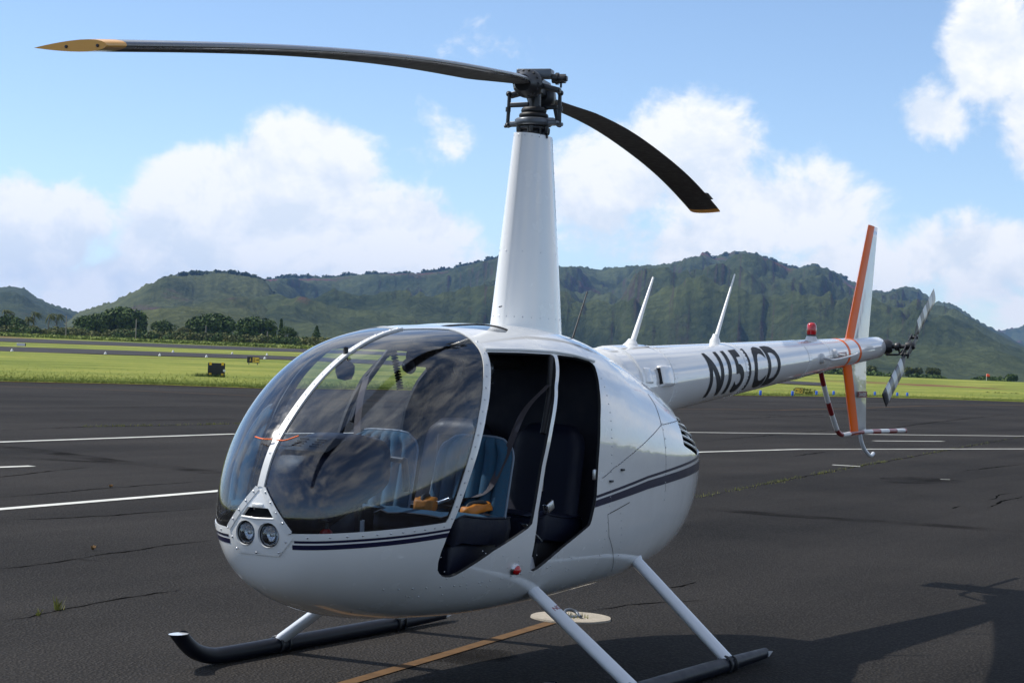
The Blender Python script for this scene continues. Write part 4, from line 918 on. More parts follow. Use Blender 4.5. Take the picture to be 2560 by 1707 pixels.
# --- materials of the ground
def asphalt(name, lo, hi, far_hi):
    m = bpy.data.materials.new(name); m.use_nodes = True; t = m.node_tree; b = t.nodes['Principled BSDF']; L = t.links.new
    tc = N(t, 'ShaderNodeTexCoord')
    def nz(scale, det, ro=.55, st=(1, 1, 1)):
        mp = N(t, 'ShaderNodeMapping'); mp.inputs['Scale'].default_value = st; L(tc.outputs['Object'], mp.inputs[0]); n = N(t, 'ShaderNodeTexNoise'); n.inputs['Scale'].default_value = scale; n.inputs['Detail'].default_value = det; n.inputs['Roughness'].default_value = ro; L(mp.outputs[0], n.inputs['Vector']); return n.outputs[0]
    big = nz(.16, 4, .6); strk = nz(.5, 4, .6, (.06, 1, 1)); fine = nz(70, 3, .7); vo = N(t, 'ShaderNodeTexVoronoi'); vo.inputs['Scale'].default_value = 48; L(tc.outputs['Object'], vo.inputs['Vector'])
    peb = M(t, 'ADD', M(t, 'MULTIPLY', fine, .55), M(t, 'MULTIPLY', MR(t, vo.outputs['Distance'], .05, .65, 1, 0), .45))
    f = M(t, 'ADD', M(t, 'ADD', M(t, 'MULTIPLY', big, .36), M(t, 'MULTIPLY', strk, .36)), M(t, 'MULTIPLY', peb, .55))
    cr = N(t, 'ShaderNodeValToRGB'); L(MR(t, f, .40, .88, smooth=False), cr.inputs[0]); cr.color_ramp.elements[0].color = (*lo, 1); cr.color_ramp.elements[1].color = (*hi, 1)
    L(cr.outputs[0], b.inputs['Base Color']); b.inputs['Roughness'].default_value = .86; b.inputs['Specular IOR Level'].default_value = .10
    bp = N(t, 'ShaderNodeBump'); bp.inputs['Strength'].default_value = 1.0; bp.inputs['Distance'].default_value = .020; L(peb, bp.inputs['Height']); L(bp.outputs[0], b.inputs['Normal']); MT[name] = m
asphalt('apron_asphalt', (.004, .0036, .0033), (.062, .056, .051), 1)
asphalt('taxi_asphalt', (.030, .029, .030), (.085, .082, .086), 1)
def grass_mat():
    m = bpy.data.materials.new('grass_ground'); m.use_nodes = True; t = m.node_tree; b = t.nodes['Principled BSDF']; L = t.links.new; tc = N(t, 'ShaderNodeTexCoord')
    def nz(scale, det, ro=.55, st=(1, 1, 1), off=(0, 0, 0)):
        mp = N(t, 'ShaderNodeMapping'); mp.inputs['Scale'].default_value = st; mp.inputs['Location'].default_value = off; mp.inputs['Rotation'].default_value = (0, 0, .35); L(tc.outputs['Object'], mp.inputs[0]); n = N(t, 'ShaderNodeTexNoise'); n.inputs['Scale'].default_value = scale; n.inputs['Detail'].default_value = det; n.inputs['Roughness'].default_value = ro; L(mp.outputs[0], n.inputs['Vector']); return n.outputs[0]
    a = nz(.06, 6, .62, (1, 1, 1)); c = nz(1.6, 6, .7); s2 = nz(.022, 5, .65, off=(40, 12, 0)); st = nz(.20, 4, .6, (.16, 1, 1))
    f = M(t, 'ADD', M(t, 'MULTIPLY', a, .45), M(t, 'ADD', M(t, 'MULTIPLY', c, .35), M(t, 'MULTIPLY', st, .35)))
    cr = N(t, 'ShaderNodeValToRGB'); L(MR(t, f, .44, .72, smooth=False), cr.inputs[0]); e = cr.color_ramp.elements; e[0].color = (.085, .130, .022, 1); e[1].color = (.330, .320, .075, 1); q = e.new(.5); q.color = (.195, .225, .042, 1)
    soil = MR(t, M(t, 'ADD', s2, M(t, 'MULTIPLY', c, .12)), .640, .70)
    mx = N(t, 'ShaderNodeMix', data_type='RGBA'); L(soil, mx.inputs[0]); L(cr.outputs[0], mx.inputs[6]); mx.inputs[7].default_value = (.16, .075, .045, 1); L(mx.outputs[2], b.inputs['Base Color'])
    b.inputs['Roughness'].default_value = .9; b.inputs['Specular IOR Level'].default_value = .1
    bp = N(t, 'ShaderNodeBump'); bp.inputs['Strength'].default_value = .9; bp.inputs['Distance'].default_value = .25; L(c, bp.inputs['Height']); L(bp.outputs[0], b.inputs['Normal']); MT['grass_ground'] = m
grass_mat()
def hill_mat(name, veg0, veg1, rock, soil, scale=1.0, soil_t=.66):
    m = bpy.data.materials.new(name); m.use_nodes = True; t = m.node_tree; b = t.nodes['Principled BSDF']; L = t.links.new; tc = N(t, 'ShaderNodeTexCoord')
    def nz(s, det, ro=.6, off=(0, 0, 0)):
        mp = N(t, 'ShaderNodeMapping'); mp.inputs['Location'].default_value = off; L(tc.outputs['Object'], mp.inputs[0]); n = N(t, 'ShaderNodeTexNoise'); n.inputs['Scale'].default_value = s*scale; n.inputs['Detail'].default_value = det; n.inputs['Roughness'].default_value = ro; L(mp.outputs[0], n.inputs['Vector']); return n.outputs[0]
    a = nz(.006, 8, .68); vr = N(t, 'ShaderNodeTexVoronoi'); vr.inputs['Scale'].default_value = .085*scale; L(tc.outputs['Object'], vr.inputs['Vector']); c0 = nz(.09, 6, .75, (300, 0, 0)); c = M(t, 'ADD', M(t, 'MULTIPLY', c0, .80), M(t, 'MULTIPLY', MR(t, vr.outputs['Distance'], 0, .75, 1, 0), .20)); s3 = nz(.0045, 6, .6, (900, 40, 0))
    f = M(t, 'ADD', M(t, 'MULTIPLY', a, .70), M(t, 'MULTIPLY', c, .34)); cr = N(t, 'ShaderNodeValToRGB'); L(MR(t, f, .36, .66, smooth=False), cr.inputs[0]); e = cr.color_ramp.elements; e[0].color = (*veg0, 1); e[1].color = (*veg1, 1)
    g = N(t, 'ShaderNodeNewGeometry'); sp = N(t, 'ShaderNodeSeparateXYZ'); L(g.outputs['True Normal'], sp.inputs[0])
    rk = MR(t, M(t, 'ADD', sp.outputs[2], M(t, 'MULTIPLY', c, .35)), .55, .78, 1, 0)
    m1 = N(t, 'ShaderNodeMix', data_type='RGBA'); L(rk, m1.inputs[0]); L(cr.outputs[0], m1.inputs[6]); m1.inputs[7].default_value = (*rock, 1)
    m2 = N(t, 'ShaderNodeMix', data_type='RGBA'); L(MR(t, M(t, 'ADD', s3, M(t, 'MULTIPLY', c, .10)), soil_t, soil_t+.08), m2.inputs[0]); L(m1.outputs[2], m2.inputs[6]); m2.inputs[7].default_value = (*soil, 1)
    L(m2.outputs[2], b.inputs['Base Color']); b.inputs['Roughness'].default_value = .95; b.inputs['Specular IOR Level'].default_value = .05
    bp = N(t, 'ShaderNodeBump'); bp.inputs['Strength'].default_value = 1.0; bp.inputs['Distance'].default_value = 10/scale; L(c, bp.inputs['Height']); L(bp.outputs[0], b.inputs['Normal']); MT[name] = m
hill_mat('ridge_green', (.020, .034, .016), (.105, .125, .050), (.070, .055, .042), (.130, .060, .055), 1.0, .635)
hill_mat('mesa_green', (.024, .036, .016), (.135, .150, .060), (.042, .036, .034), (.10, .06, .055), 1.6, .66)
# --- apron
V = [(2.0, 0.0, 0.0)]+[(CAM[0]+r*math.cos(a), CAM[1]+r*math.sin(a), 0) for a, r in zip(AZS, re_)]; n = len(AZS)
tag(mesh('apron', V, [(0, 1+i, 1+(i+1) % n) for i in range(n)], None, 'apron_asphalt', False), 'dark worn asphalt apron under the helicopter', 'apron', kind='structure')
# --- grass field
rows = [.02, .6, .97, 1.0, 1.003, 1.015, 1.04, 1.08, 1.15, 1.25, 1.4, 1.6, 1.8, 2.0, 2.2, 2.4, 2.6, 2.8, 3.0, 3.2, 3.5, 3.8, 4.2, 4.6, 5.2, 6, 8, 12, 20, 34, 46]; V = []
for k in rows:
    r = re_*k; z = terrain(AZS, r)
    z = np.where(k <= 1.0, -.06, z+.035) if k < 1.5 else z+.035
    V.append(np.stack([CAM[0]+r*np.cos(AZS), CAM[1]+r*np.sin(AZS), z], -1))
V = np.concatenate(V); F = [(i*n+j, i*n+(j+1) % n, (i+1)*n+(j+1) % n, (i+1)*n+j) for i in range(len(rows)-1) for j in range(n)]
tag(mesh('grass_field', V, F, None, 'grass_ground', True), 'mown green grass around the taxiways beyond the apron', 'grass', kind='structure')
# --- taxiway and runway: ribbons that follow the ground
def strip(name, near, farr, px0, px1, m, dz, label):
    ps = np.linspace(px0, px1, 120); V = []
    for p in ps:
        a = paz(p)
        for q in np.linspace(0, 1, 9): r = float(np.interp(p, *near))*(1-q)+float(np.interp(p, *farr))*q; V.append(tp(a, r, dz))
    return tag(mesh(name, V, [(i*9+j, i*9+j+1, (i+1)*9+j+1, (i+1)*9+j) for i in range(119) for j in range(8)], None, m, True), label, name, kind='structure')
NX = np.array([-1500, 0, 746, 1400, 2060, 3500])
tn, tf = np.array([180, 198, 212, 196, 172, 150]), np.array([200, 222, 237, 222, 195, 172])
strip('taxiway', (NX, tn), (NX, tf), -1500, 2058, 'taxi_asphalt', .085, 'grey taxiway running through the grass')
strip('runway', (NX, np.array([255, 279, 297, 320, 340, 380])), (NX, np.array([300, 326, 338, 362, 385, 425])), -1500, 1700, 'taxi_asphalt', .085, 'grey runway in front of the far shrubs')
# edge lines of the taxiway
def ribbon(name, pts, w, m, z, kind='structure', label=None, wob=0.0, parent=None, taper=False):
    b = MB(); P = [np.array([*p[:2], z if len(p) < 3 else p[2]], float) for p in pts]; n_ = len(P); V = []
    for i in range(n_):
        d = P[min(i+1, n_-1)]-P[max(i-1, 0)]; d[2] = 0; d /= np.linalg.norm(d); q = np.array([-d[1], d[0], 0]); ww = w/2*(1+wob*random.uniform(-1, 1))*(max(.15, math.sin(PI*(i+.3)/(n_-.4))) if taper else 1); V += [P[i]-q*ww, P[i]+q*ww]
    o = mesh(name, V, [(2*i, 2*i+2, 2*i+3, 2*i+1) for i in range(n_-1)], parent, m, False)
    if kind: o['kind'] = kind
    if label: o['label'] = label
    return o
for tab, lab in ((tn, 'near'), (tf, 'far')): ribbon('painted_line', [tp(paz(p), float(np.interp(p, NX, tab))+(.8 if lab == 'near' else -.8), .125) for p in np.linspace(-1400, 2000, 60)], .35, 'line_yellow', 0)
# --- painted lines on the apron
def gpts(L_, n_=14):
    out = []
    for (a, b_) in zip(L_[:-1], L_[1:]):
        A, B = ground(*a), ground(*b_); out += [A+(B-A)*i/n_ for i in range(n_)]
    return out+[ground(*L_[-1])]
def ext(P, d0, d1):
    P = [np.array(p) for p in P]; a = P[0]-P[1]; b_ = P[-1]-P[-2]; return [P[0]+a/np.linalg.norm(a)*d0]+P+[P[-1]+b_/np.linalg.norm(b_)*d1]
def wline(L_, w, m, e0=0, e1=0, n_=14): return ribbon('painted_line', ext([p[:2] for p in gpts(L_, n_)], e0, e1) if e0 or e1 else [p[:2] for p in gpts(L_, n_)], w, m, .005)
wline([(0, 1105), (577, 1085), (900, 1082)], .16, 'line_white', 30, 6); wline([(0, 1273), (540, 1228), (640, 1216)], .15, 'line_white', 20, 0)
wline([(1500, 1078), (1746, 1081), (2560, 1090)], .15, 'line_white', 4, 40); wline([(1500, 1147), (1750, 1130), (2000, 1123), (2560, 1122)], .14, 'line_white', 0, 40)
wline([(0, 1168), (80, 1165)], .15, 'line_white', 15, 0); wline([(2184, 1102), (2358, 1103)], .15, 'line_white'); wline([(2081, 1162), (2150, 1166)], .14, 'line_white'); wline([(2351, 1198), (2375, 1199)], .06, 'line_white')
wline([(0, 965.5), (350, 977), (647, 990), (1000, 1004)], .20, 'line_yellow', 40, 5); wline([(1500, 1020), (1700, 1022), (1950, 1025), (2120, 1021), (2300, 1015), (2560, 1012)], .16, 'line_yellow', 5, 60)
ribbon('painted_line', [(1.60, -.19), (1.24, -.24), (.3, -.345), (-.6, -.455), (-1.45, -.56)], .085, 'line_yellow', .005, wob=.12)
# --- tyre marks and seams/cracks in the asphalt
mm = bpy.data.materials.new('tyre_rubber'); mm.use_nodes = True; t_ = mm.node_tree; bb = t_.nodes['Principled BSDF']; bb.inputs['Base Color'].default_value = (.012, .012, .013, 1); bb.inputs['Roughness'].default_value = .95; bb.inputs['Specular IOR Level'].default_value = 0
_tc = N(t_, 'ShaderNodeTexCoord'); _n = N(t_, 'ShaderNodeTexNoise'); _n.inputs['Scale'].default_value = 1.4; _n.inputs['Detail'].default_value = 6; t_.links.new(_tc.outputs['Object'], _n.inputs['Vector']); t_.links.new(MR(t_, _n.outputs[0], .38, .75, .05, .55), bb.inputs['Alpha']); MT['tyre_rubber'] = mm
def tyre(L_, w): o = ribbon('tyre_mark', [p[:2] for p in gpts(L_, 10)], w, 'tyre_rubber', .003, 'stuff', 'dark tyre mark across the asphalt'); return o
tyre([(1720, 1268), (1900, 1283), (2100, 1298), (2330, 1312), (2560, 1330)], .45); tyre([(-60, 1112), (60, 1122), (278, 1152), (400, 1165), (546, 1183)], .5); tyre([(-40, 1140), (150, 1150), (330, 1160)], .35); tyre([(1790, 1032), (2000, 1040), (2300, 1052)], .7)
for px, py, ra, rb in ((1180, 1640, .30, .22), (2300, 1200, 1.0, .6)):
    p = ground(px, py); V = [(p[0]+ra*(1+.35*mn.noise(Vector((math.cos(a)*1.6, math.sin(a)*1.6, px))))*math.cos(a), p[1]+rb*(1+.35*mn.noise(Vector((math.cos(a)*1.6, math.sin(a)*1.6, px+9))))*math.sin(a), .0014) for a in np.linspace(0, 2*PI, 36, endpoint=False)]
    o = mesh('oil_stain', V, [tuple(range(36))], None, 'tyre_rubber', False); o['kind'] = 'stuff'; o['label'] = 'dark oil stain soaked into the asphalt'
CR = [[(-40, 1078), (206, 1067), (400, 1064), (592, 1060)], [(-30, 1195), (100, 1181), (221, 1168)], [(-30, 1246), (278, 1219), (546, 1201)], [(-20, 1302), (283, 1288), (535, 1268)], [(-20, 1424), (60, 1416), (190, 1397), (247, 1402)], [(190, 1397), (380, 1368), (530, 1350)],
      [(-20, 1560), (206, 1515), (391, 1481), (453, 1474)], [(0, 1020), (300, 1018), (640, 1014)], [(300, 1052), (620, 1046)], [(0, 1050), (380, 1047)], [(1730, 1247), (1885, 1216), (2007, 1192), (2144, 1166), (2229, 1151), (2385, 1122), (2560, 1091), (2660, 1076)],
      [(1749, 1103), (1960, 1085), (2120, 1072)], [(1980, 1141), (2070, 1128)], [(1740, 1052), (1960, 1041), (2220, 1031)], [(2090, 1088), (2330, 1056), (2560, 1031)], [(2480, 1250), (2500, 1236), (2540, 1232)], [(2470, 1268), (2510, 1252), (2560, 1240)], [(2380, 1271), (2400, 1265)], [(2400, 1178), (2470, 1170), (2560, 1160)],
      [(1440, 1535), (1560, 1512), (1650, 1505), (1770, 1500)], [(1670, 1470), (1740, 1455)], [(1840, 1022), (2100, 1027), (2400, 1020)], [(1800, 1003), (2100, 1008), (2340, 1000)]]
for L_ in CR:
    P = []
    for i, (a, b_) in enumerate(zip(L_[:-1], L_[1:])):
        A, B = ground(*a)[:2], ground(*b_)[:2]; k = max(6, min(60, int(np.linalg.norm(B-A)/.12)))
        for j in range(k): q = A+(B-A)*j/k; P.append(q+np.array([mn.noise(Vector((q[0]*1.7, q[1]*1.7, 1))), mn.noise(Vector((q[0]*1.7, q[1]*1.7, 7)))])*.055+rng.normal(0, .008, 2))
    P.append(ground(*L_[-1])[:2]); d_ = np.linalg.norm(P[0]-CAM[:2]); o = ribbon('crack', P, .006+.0013*d_, 'crack_dark', .0022, 'stuff', 'jagged crack in the asphalt', .75, None, True)
# --- tie-down pad with ring, weeds round it
pc = ground(1428, 1545)[:2]; b = MB(); V = []
for j in range(40): a = 2*PI*j/40; q = 1+.05*mn.noise(Vector((math.cos(a)*2, math.sin(a)*2, 4))); V.append((pc[0]+.26*q*math.cos(a), pc[1]+.26*q*math.sin(a), .012))
b.add(V+[(x+(pc[0]-x)*-.02, y+(pc[1]-y)*-.02, -.01) for x, y, z in V], [tuple(range(40))]+[(i, 40+i, 40+(i+1) % 40, (i+1) % 40) for i in range(40)], False)
td = tag(empty('tie_down_pad', (0, 0, 0)), 'round pale concrete tie-down pad behind the port front strut', 'tie-down'); b.build('pad', 'concrete', td)
b = MB(); b.torus((pc[0], pc[1], .03), .045, .011, (.3, .4, 1), 20, 8); b.lathe([(.055, .012), (.05, .018), (.02, .02)], (pc[0]+.02, pc[1], 0), n=16); b.tube([(pc[0]-.03, pc[1]+.04, .02), (pc[0]+.04, pc[1]+.09, .025)], .010, 8); b.build('ring', 'grey_metal', td)
def quads(name, Q, m, parent=None):
    Q = np.asarray(Q, np.float32); k, c = Q.shape[:2]; me = bpy.data.meshes.new(name); me.vertices.add(k*c); me.vertices.foreach_set('co', Q.reshape(-1)); me.loops.add(k*c); me.loops.foreach_set('vertex_index', np.arange(k*c, dtype=np.int32)); me.polygons.add(k)
    me.polygons.foreach_set('loop_start', np.arange(0, k*c, c, dtype=np.int32)); me.polygons.foreach_set('loop_total', np.full(k, c, np.int32)); me.update(calc_edges=True); me.validate(); return link(name, me, parent, m)
def blades(P, h, w, lean=.4):
    """grass blades as thin triangles at points P"""
    k = len(P); a = rng.uniform(0, 2*PI, k); hh = h*rng.uniform(.4, 1.15, k); d = np.stack([np.cos(a), np.sin(a), 0*a], -1); ln = rng.normal(0, lean, (k, 2))*hh[:, None]
    ww = w*rng.uniform(.6, 1.3, k); A = P-d*ww[:, None]/2; B = P+d*ww[:, None]/2; T = P+np.concatenate([ln, hh[:, None]], 1); return np.stack([A, B, T], 1)
def weedpatch(pts, n_, spread, h, name='weed_tuft', m='weed'):
    P = np.concatenate([np.array([*p[:2], 0.0])+rng.normal(0, 1, (n_, 3))*[spread, spread, 0] for p in pts]); P[:, 2] = .001; o = quads(name, blades(P, h, h*.16), m); return o
line = gpts([(1725, 1247), (1885, 1216), (2007, 1192), (2144, 1166), (2229, 1151), (2385, 1122), (2560, 1091)], 22)
tag(weedpatch([line[i] for i in rng.integers(0, len(line), 100)], 6, .05, .045), 'dry weeds sprouting along the long pavement crack', 'weeds', kind='stuff')
w1 = [ground(146, 1524), ground(95, 1538), ground(118, 1535), ground(160, 1512)]; tag(weedpatch(w1[:1], 16, .012, .09), 'taller thin green weed growing from a pavement crack', 'weed'); tag(weedpatch(w1[1:2], 10, .008, .05), 'small green weed in the pavement crack left of the taller weed', 'weed')
line2 = gpts([(-20, 1074), (206, 1067), (400, 1064), (592, 1060)], 20); tag(weedpatch([line2[i] for i in rng.integers(20, len(line2), 40)], 7, .05, .06), 'sparse weeds along the pavement seam left of the nose', 'weeds', kind='stuff')
tag(weedpatch([(pc[0]-.05, pc[1]-.02), (pc[0]+.06, pc[1]+.05), (pc[0]-.02, pc[1]+.09)], 14, .02, .045), 'small weeds round the tie-down ring', 'weeds', kind='stuff')
for (px, py), lab in (((234, 1375), 'curled dry leaf on the asphalt near the starboard skid toe'), ((278, 1219), 'dry leaf on the asphalt beside the long white line')):
    p = ground(px, py); b = MB(); V = [(p[0]+.03*(i/4-.5)*2+.008*random.random(), p[1]+.018*j*(1-abs(i/2-1)*.7), .012+.02*abs(j)+.012*math.sin(i*2)) for i in range(5) for j in (-1, 0, 1)]; b.add(V, [(i*3+j, i*3+j+1, (i+1)*3+j+1, (i+1)*3+j) for i in range(4) for j in range(2)]); tag(b.build('dry_leaf', 'dry_leaf'), lab, 'leaf')
# --- grass blades along the apron edge and in the near field
azr = rng.uniform(AZ0-.30, AZ0+.30, 60000); k_ = np.abs(rng.normal(0, 1, 60000)); rr = np.interp(azr, AZS, re_)+k_**2*4.0-.15; P = np.stack([CAM[0]+rr*np.cos(azr), CAM[1]+rr*np.sin(azr), terrain(azr, rr)+.03], -1)
ribbon('soil_edge', [(CAM[0]+(r-.15)*math.cos(a), CAM[1]+(r-.15)*math.sin(a)) for a, r in zip(AZS, re_) if abs((a-AZ0+PI) % (2*PI)-PI) < .34], 1.1, 'soil', .012, wob=.5)
tag(quads('edge_grass', blades(P, .085, .03, .6), 'grass_blade'), 'longer grass fringe along the apron edge', 'grass', kind='stuff')

# ------------------------------------------------------------------ hills
def fb(x, y, z=0.0, o=5): return mn.fractal(Vector((x, y, z)), .9, 2.1, o)
def hill(name, sky, Dfun, foot, back, m, label, gul=.55, na=420, nr=70, pw=1.25, cliff=None, seed=0, wl=260.):
    P = np.array(sky, float)*1.08844; pxs = np.linspace(P[0, 0], P[-1, 0], na); pys = np.interp(pxs, P[:, 0], P[:, 1]); V = []; wn = max(3, int(70/(pxs[1]-pxs[0]))); ker = np.hanning(2*wn+1); ker /= ker.sum(); pss = np.convolve(np.pad(pys, wn, 'edge'), ker, 'valid')
    for i, (px, py, ps_) in enumerate(zip(pxs, pys, pss)):
        ds_ = ray(px, ps_); els = ds_[2]/math.hypot(ds_[0], ds_[1])
        d = ray(px, py); az = math.atan2(d[1], d[0]); el = d[2]/math.hypot(d[0], d[1]); D = Dfun(px)*(1+.05*fb(px/260., seed+.5)); hr = CAM[2]+el*D; hs = CAM[2]+els*D; jit = .0011*D*fb(px/9., seed+4.2, 1, 4)
        fr = np.concatenate([np.linspace(0, 1, nr), 1+np.linspace(.04, 1, 12)])
        for f in fr:
            if f <= 1: r = foot+(D-foot)*f; kk = min(1, max(0, (f-.80)/.20))**1.5; h0 = (hs*(1-kk)+hr*kk)*(f**pw if cliff is None else cliff(f, px))
            else: r = D+(f-1)*back; h0 = hr*max(0, 1-(f-1)*.9)
            x, y = CAM[0]+r*math.cos(az), CAM[1]+r*math.sin(az)
            env = 4*f*(1-f) if f < 1 else 0.0; env2 = min(1, env*1.6)
            lat = (az-AZ0)*D
            gq = 1-abs(fb(lat/wl+.5*fb(x/420., y/420., seed), f*1.6+seed, seed*1.7, 3))*1.9       # ribs running down the slope
            rm = mn.ridged_multi_fractal(Vector((x/520., y/520., seed)), .9, 2.1, 5, 1.0, 2.0)-1.1
            h = h0*(1-gul*.30*env2*(1-gq)) + hr*.34*env2*rm + hr*.06*env2*(mn.ridged_multi_fractal(Vector((x/170., y/170., seed+2)), .9, 2.1, 4, 1.0, 2.0)-1.1) + hr*.03*env2*fb(x/60., y/60., seed+3) + jit*(f > .985 and f <= 1.04)
            if f < 1: h = min(h, (hr-CAM[2])*(r/D)*1.0+CAM[2]-.002*D*(1-f))
            V.append((x, y, h-3*(f == 0)))
    nf = nr+12; F = [(i*nf+j, (i+1)*nf+j, (i+1)*nf+j+1, i*nf+j+1) for i in range(na-1) for j in range(nf-1)]
    o = mesh(name, V, F, None, m, True); o.data.flip_normals() if o.data.polygons[len(F)//2].normal.z < 0 else None
    return tag(o, label, 'hill', kind='structure')
RIDGE = [(400, 690), (520, 650), (560, 645), (612, 642), (640, 638), (700, 637), (760, 637), (800, 632), (850, 629), (900, 629), (960, 628), (1010, 623), (1060, 611), (1120, 598), (1145, 592), (1200, 598), (1290, 612), (1330, 612), (1370, 618), (1420, 614), (1480, 610), (1540, 606), (1565, 598), (1590, 589), (1606, 587), (1613, 582), (1621, 577), (1629, 582), (1638, 588), (1660, 584), (1680, 580), (1710, 577), (1740, 582), (1780, 597), (1810, 610), (1840, 614), (1858, 608), (1870, 606), (1900, 614), (1940, 635), (1975, 658), (2005, 667), (2040, 670), (2060, 662), (2085, 657), (2110, 662), (2130, 680), (2150, 694), (2180, 695), (2200, 704), (2230, 725), (2260, 744), (2290, 760), (2352, 792), (2480, 822), (2600, 850)]
hill('ridge', RIDGE, lambda px: 3300+900*min(1, max(0, (px-900)/1400)), 1150, 900, 'ridge_green', 'long green mountain ridge behind the helicopter', gul=.9, na=760, nr=84, seed=1.3)
FARR = [(2200, 800), (2240, 778), (2280, 763), (2310, 756), (2352, 748), (2450, 735), (2600, 745)]
hill('far_hill', FARR, lambda px: 6200, 4600, 900, 'ridge_green', 'faint blue hill beyond the right end of the ridge', na=120, nr=30, seed=8.1)
MESA = [(80, 775), (150, 741), (180, 716), (220, 704), (260, 693), (285, 680), (300, 672), (318, 664), (330, 655), (352, 650), (370, 638), (400, 632), (440, 625), (465, 627), (490, 621), (520, 623), (560, 628), (590, 635), (606, 643), (618, 655), (628, 672), (640, 692), (655, 714), (675, 742), (700, 772), (720, 790)]
def mcl(f, px):
    g = f**1.1*.80; return g+.20*min(1, max(0, (f-.80)/.10))
hill('mesa', MESA, lambda px: 2250-120*math.sin(px/160), 950, 500, 'mesa_green', 'flat-topped green hill with a dark cliff at left', gul=1.0, na=380, nr=80, cliff=mcl, seed=4.4, wl=170.)
LEFT = [(-500, 700), (-300, 690), (-120, 668), (-40, 662), (0, 660), (30, 658), (55, 662), (80, 680), (110, 697), (140, 704), (165, 712), (185, 722), (230, 745), (290, 785)]
hill('left_hill', LEFT, lambda px: 3000, 1500, 700, 'ridge_green', 'dark hill at the far left behind the palms', na=260, nr=50, seed=6.6)
# trees along the skyline of the ridge: one mass
def cloud_leaves(c, rad_, n_, size, flat=.9):
    u = rng.normal(0, 1, (n_, 3)); u /= np.linalg.norm(u, axis=1, keepdims=True); rr_ = rng.uniform(.25, 1, n_)**.45; p = np.array(c)+u*rr_[:, None]*np.array(rad_)
    nrm = u+rng.normal(0, .7, (n_, 3)); nrm /= np.linalg.norm(nrm, axis=1, keepdims=True); a = np.cross(nrm, [0, 0, 1.0]); a /= np.maximum(np.linalg.norm(a, axis=1, keepdims=True), 1e-6); b_ = np.cross(nrm, a); s = (size*rng.uniform(.55, 1.25, n_))[:, None]
    return np.stack([p-a*s-b_*s*.2, p+a*s*.1-b_*s*flat, p+a*s+b_*s*.2, p-a*s*.1+b_*s*flat], 1)
Q = []
rp = np.array(RIDGE)*1.08844
for px in list(rng.uniform(650, 1290, 90))+list(rng.uniform(1380, 2250, 60)):
    if 900*1.088 < px < 960*1.088 and random.random() < .5: continue
    py = float(np.interp(px, rp[:, 0], rp[:, 1])); D = (3300+900*min(1, max(0, (px-900)/1400)))*.985; s = rng.uniform(2.5, 7.5)*(1 if px < 1290 else .6); p = far(px, py, D); Q.append(cloud_leaves(p+[0, 0, s*.2-3], (s*1.5, s*1.5, s), 60, s*.45))
mp_ = np.array(MESA)*1.08844
for px in rng.uniform(400, 690, 40): py = float(np.interp(px, mp_[:, 0], mp_[:, 1])); s = rng.uniform(1.2, 3.4); p = far(px, py, 2150); Q.append(cloud_leaves(p+[0, 0, -.8], (s*1.6, s*1.6, s), 40, s*.5))
tag(quads('ridge_trees', np.concatenate(Q), 'ridge_leaf'), 'small trees scattered along the skyline of the hills', 'trees', kind='stuff')

# ------------------------------------------------------------------ trees, palms, shrubs beyond the runway
def gp(px, D, dz=0.0): return tp(paz(px), D, dz)
def round_tree(px, D, w, h, label, m='leaf_dark', lobes=16, n_=2600, grp='broad trees beyond the runway', cat='tree', name='broad_tree', base=.0):
    p = gp(px, D); t = tag(empty(name, p), label, cat, grp); Q = []
    for k in range(lobes):
        a = rng.uniform(0, 2*PI); q = math.sqrt(rng.uniform(0, 1)); x, y = .40*w*q*math.cos(a), .40*w*q*math.sin(a); zt = h*(.52+.36*math.sqrt(max(0, 1-q*q))*rng.uniform(.75, 1.05)); s = w*rng.uniform(.13, .22)
        Q.append(cloud_leaves((x, y, zt-s*.3), (s*1.25, s*1.25, s*.95), n_//lobes, .30*w/9))
    for k in range(lobes//2): a = rng.uniform(0, 2*PI); s = w*.17; Q.append(cloud_leaves((.36*w*math.cos(a), .36*w*math.sin(a), h*rng.uniform(.18, .42)), (s, s, s*1.0), n_//lobes, .30*w/9))
    quads('crown', np.concatenate(Q), m, t)
    b = MB(); b.tube(bez([(0, 0, -.3), (.1, .05, h*.25), (-.1, .1, h*.55)], 4), [.05*w*(1-.06*i) for i in range(9)], 8)
    for k in range(4): a = k*1.6+.3; b.tube([(0, 0, h*.28), (.16*w*math.cos(a), .16*w*math.sin(a), h*.5), (.28*w*math.cos(a), .28*w*math.sin(a), h*.66)], [.026*w, .018*w, .008*w], 6)
    b.build('trunk', 'bark', t); return t
def px_h(D, n_): return n_*D/FPX
D0 = 425
round_tree(20, 405, 6.5, 3.4, 'low round green shrub tree at the left edge below the palms', 'leaf_dark')
round_tree(215, 425, 6.4, 4.3, 'dark flat-crowned tree in front of the tall spreading one', 'leaf_dark')
round_tree(305, 445, 10.7, 6.6, 'tallest dark spreading tree between the first two poles', 'leaf_dark', 22, 4200)
round_tree(250, 450, 8.0, 5.0, 'mid green tree left of the tallest spreading tree', 'leaf_dark', 16, 2600)
round_tree(405, 430, 6.4, 4.0, 'small dark tree right of the tallest spreading tree', 'leaf_dark')
round_tree(528, 425, 9.6, 6.2, 'left one of two dense domed trees behind the hedge', 'leaf_dark', 20, 3600)
round_tree(636, 415, 8.8, 5.7, 'right one of two dense domed trees behind the hedge', 'leaf_dark', 20, 3400)
round_tree(718, 385, 3.6, 4.0, 'small upright round tree at the right end of the hedge', 'leaf_dark', 12, 1800)
round_tree(455, 420, 3.6, 2.9, 'small bushy tree left of the two domed trees', 'leaf_olive', 10, 1300)
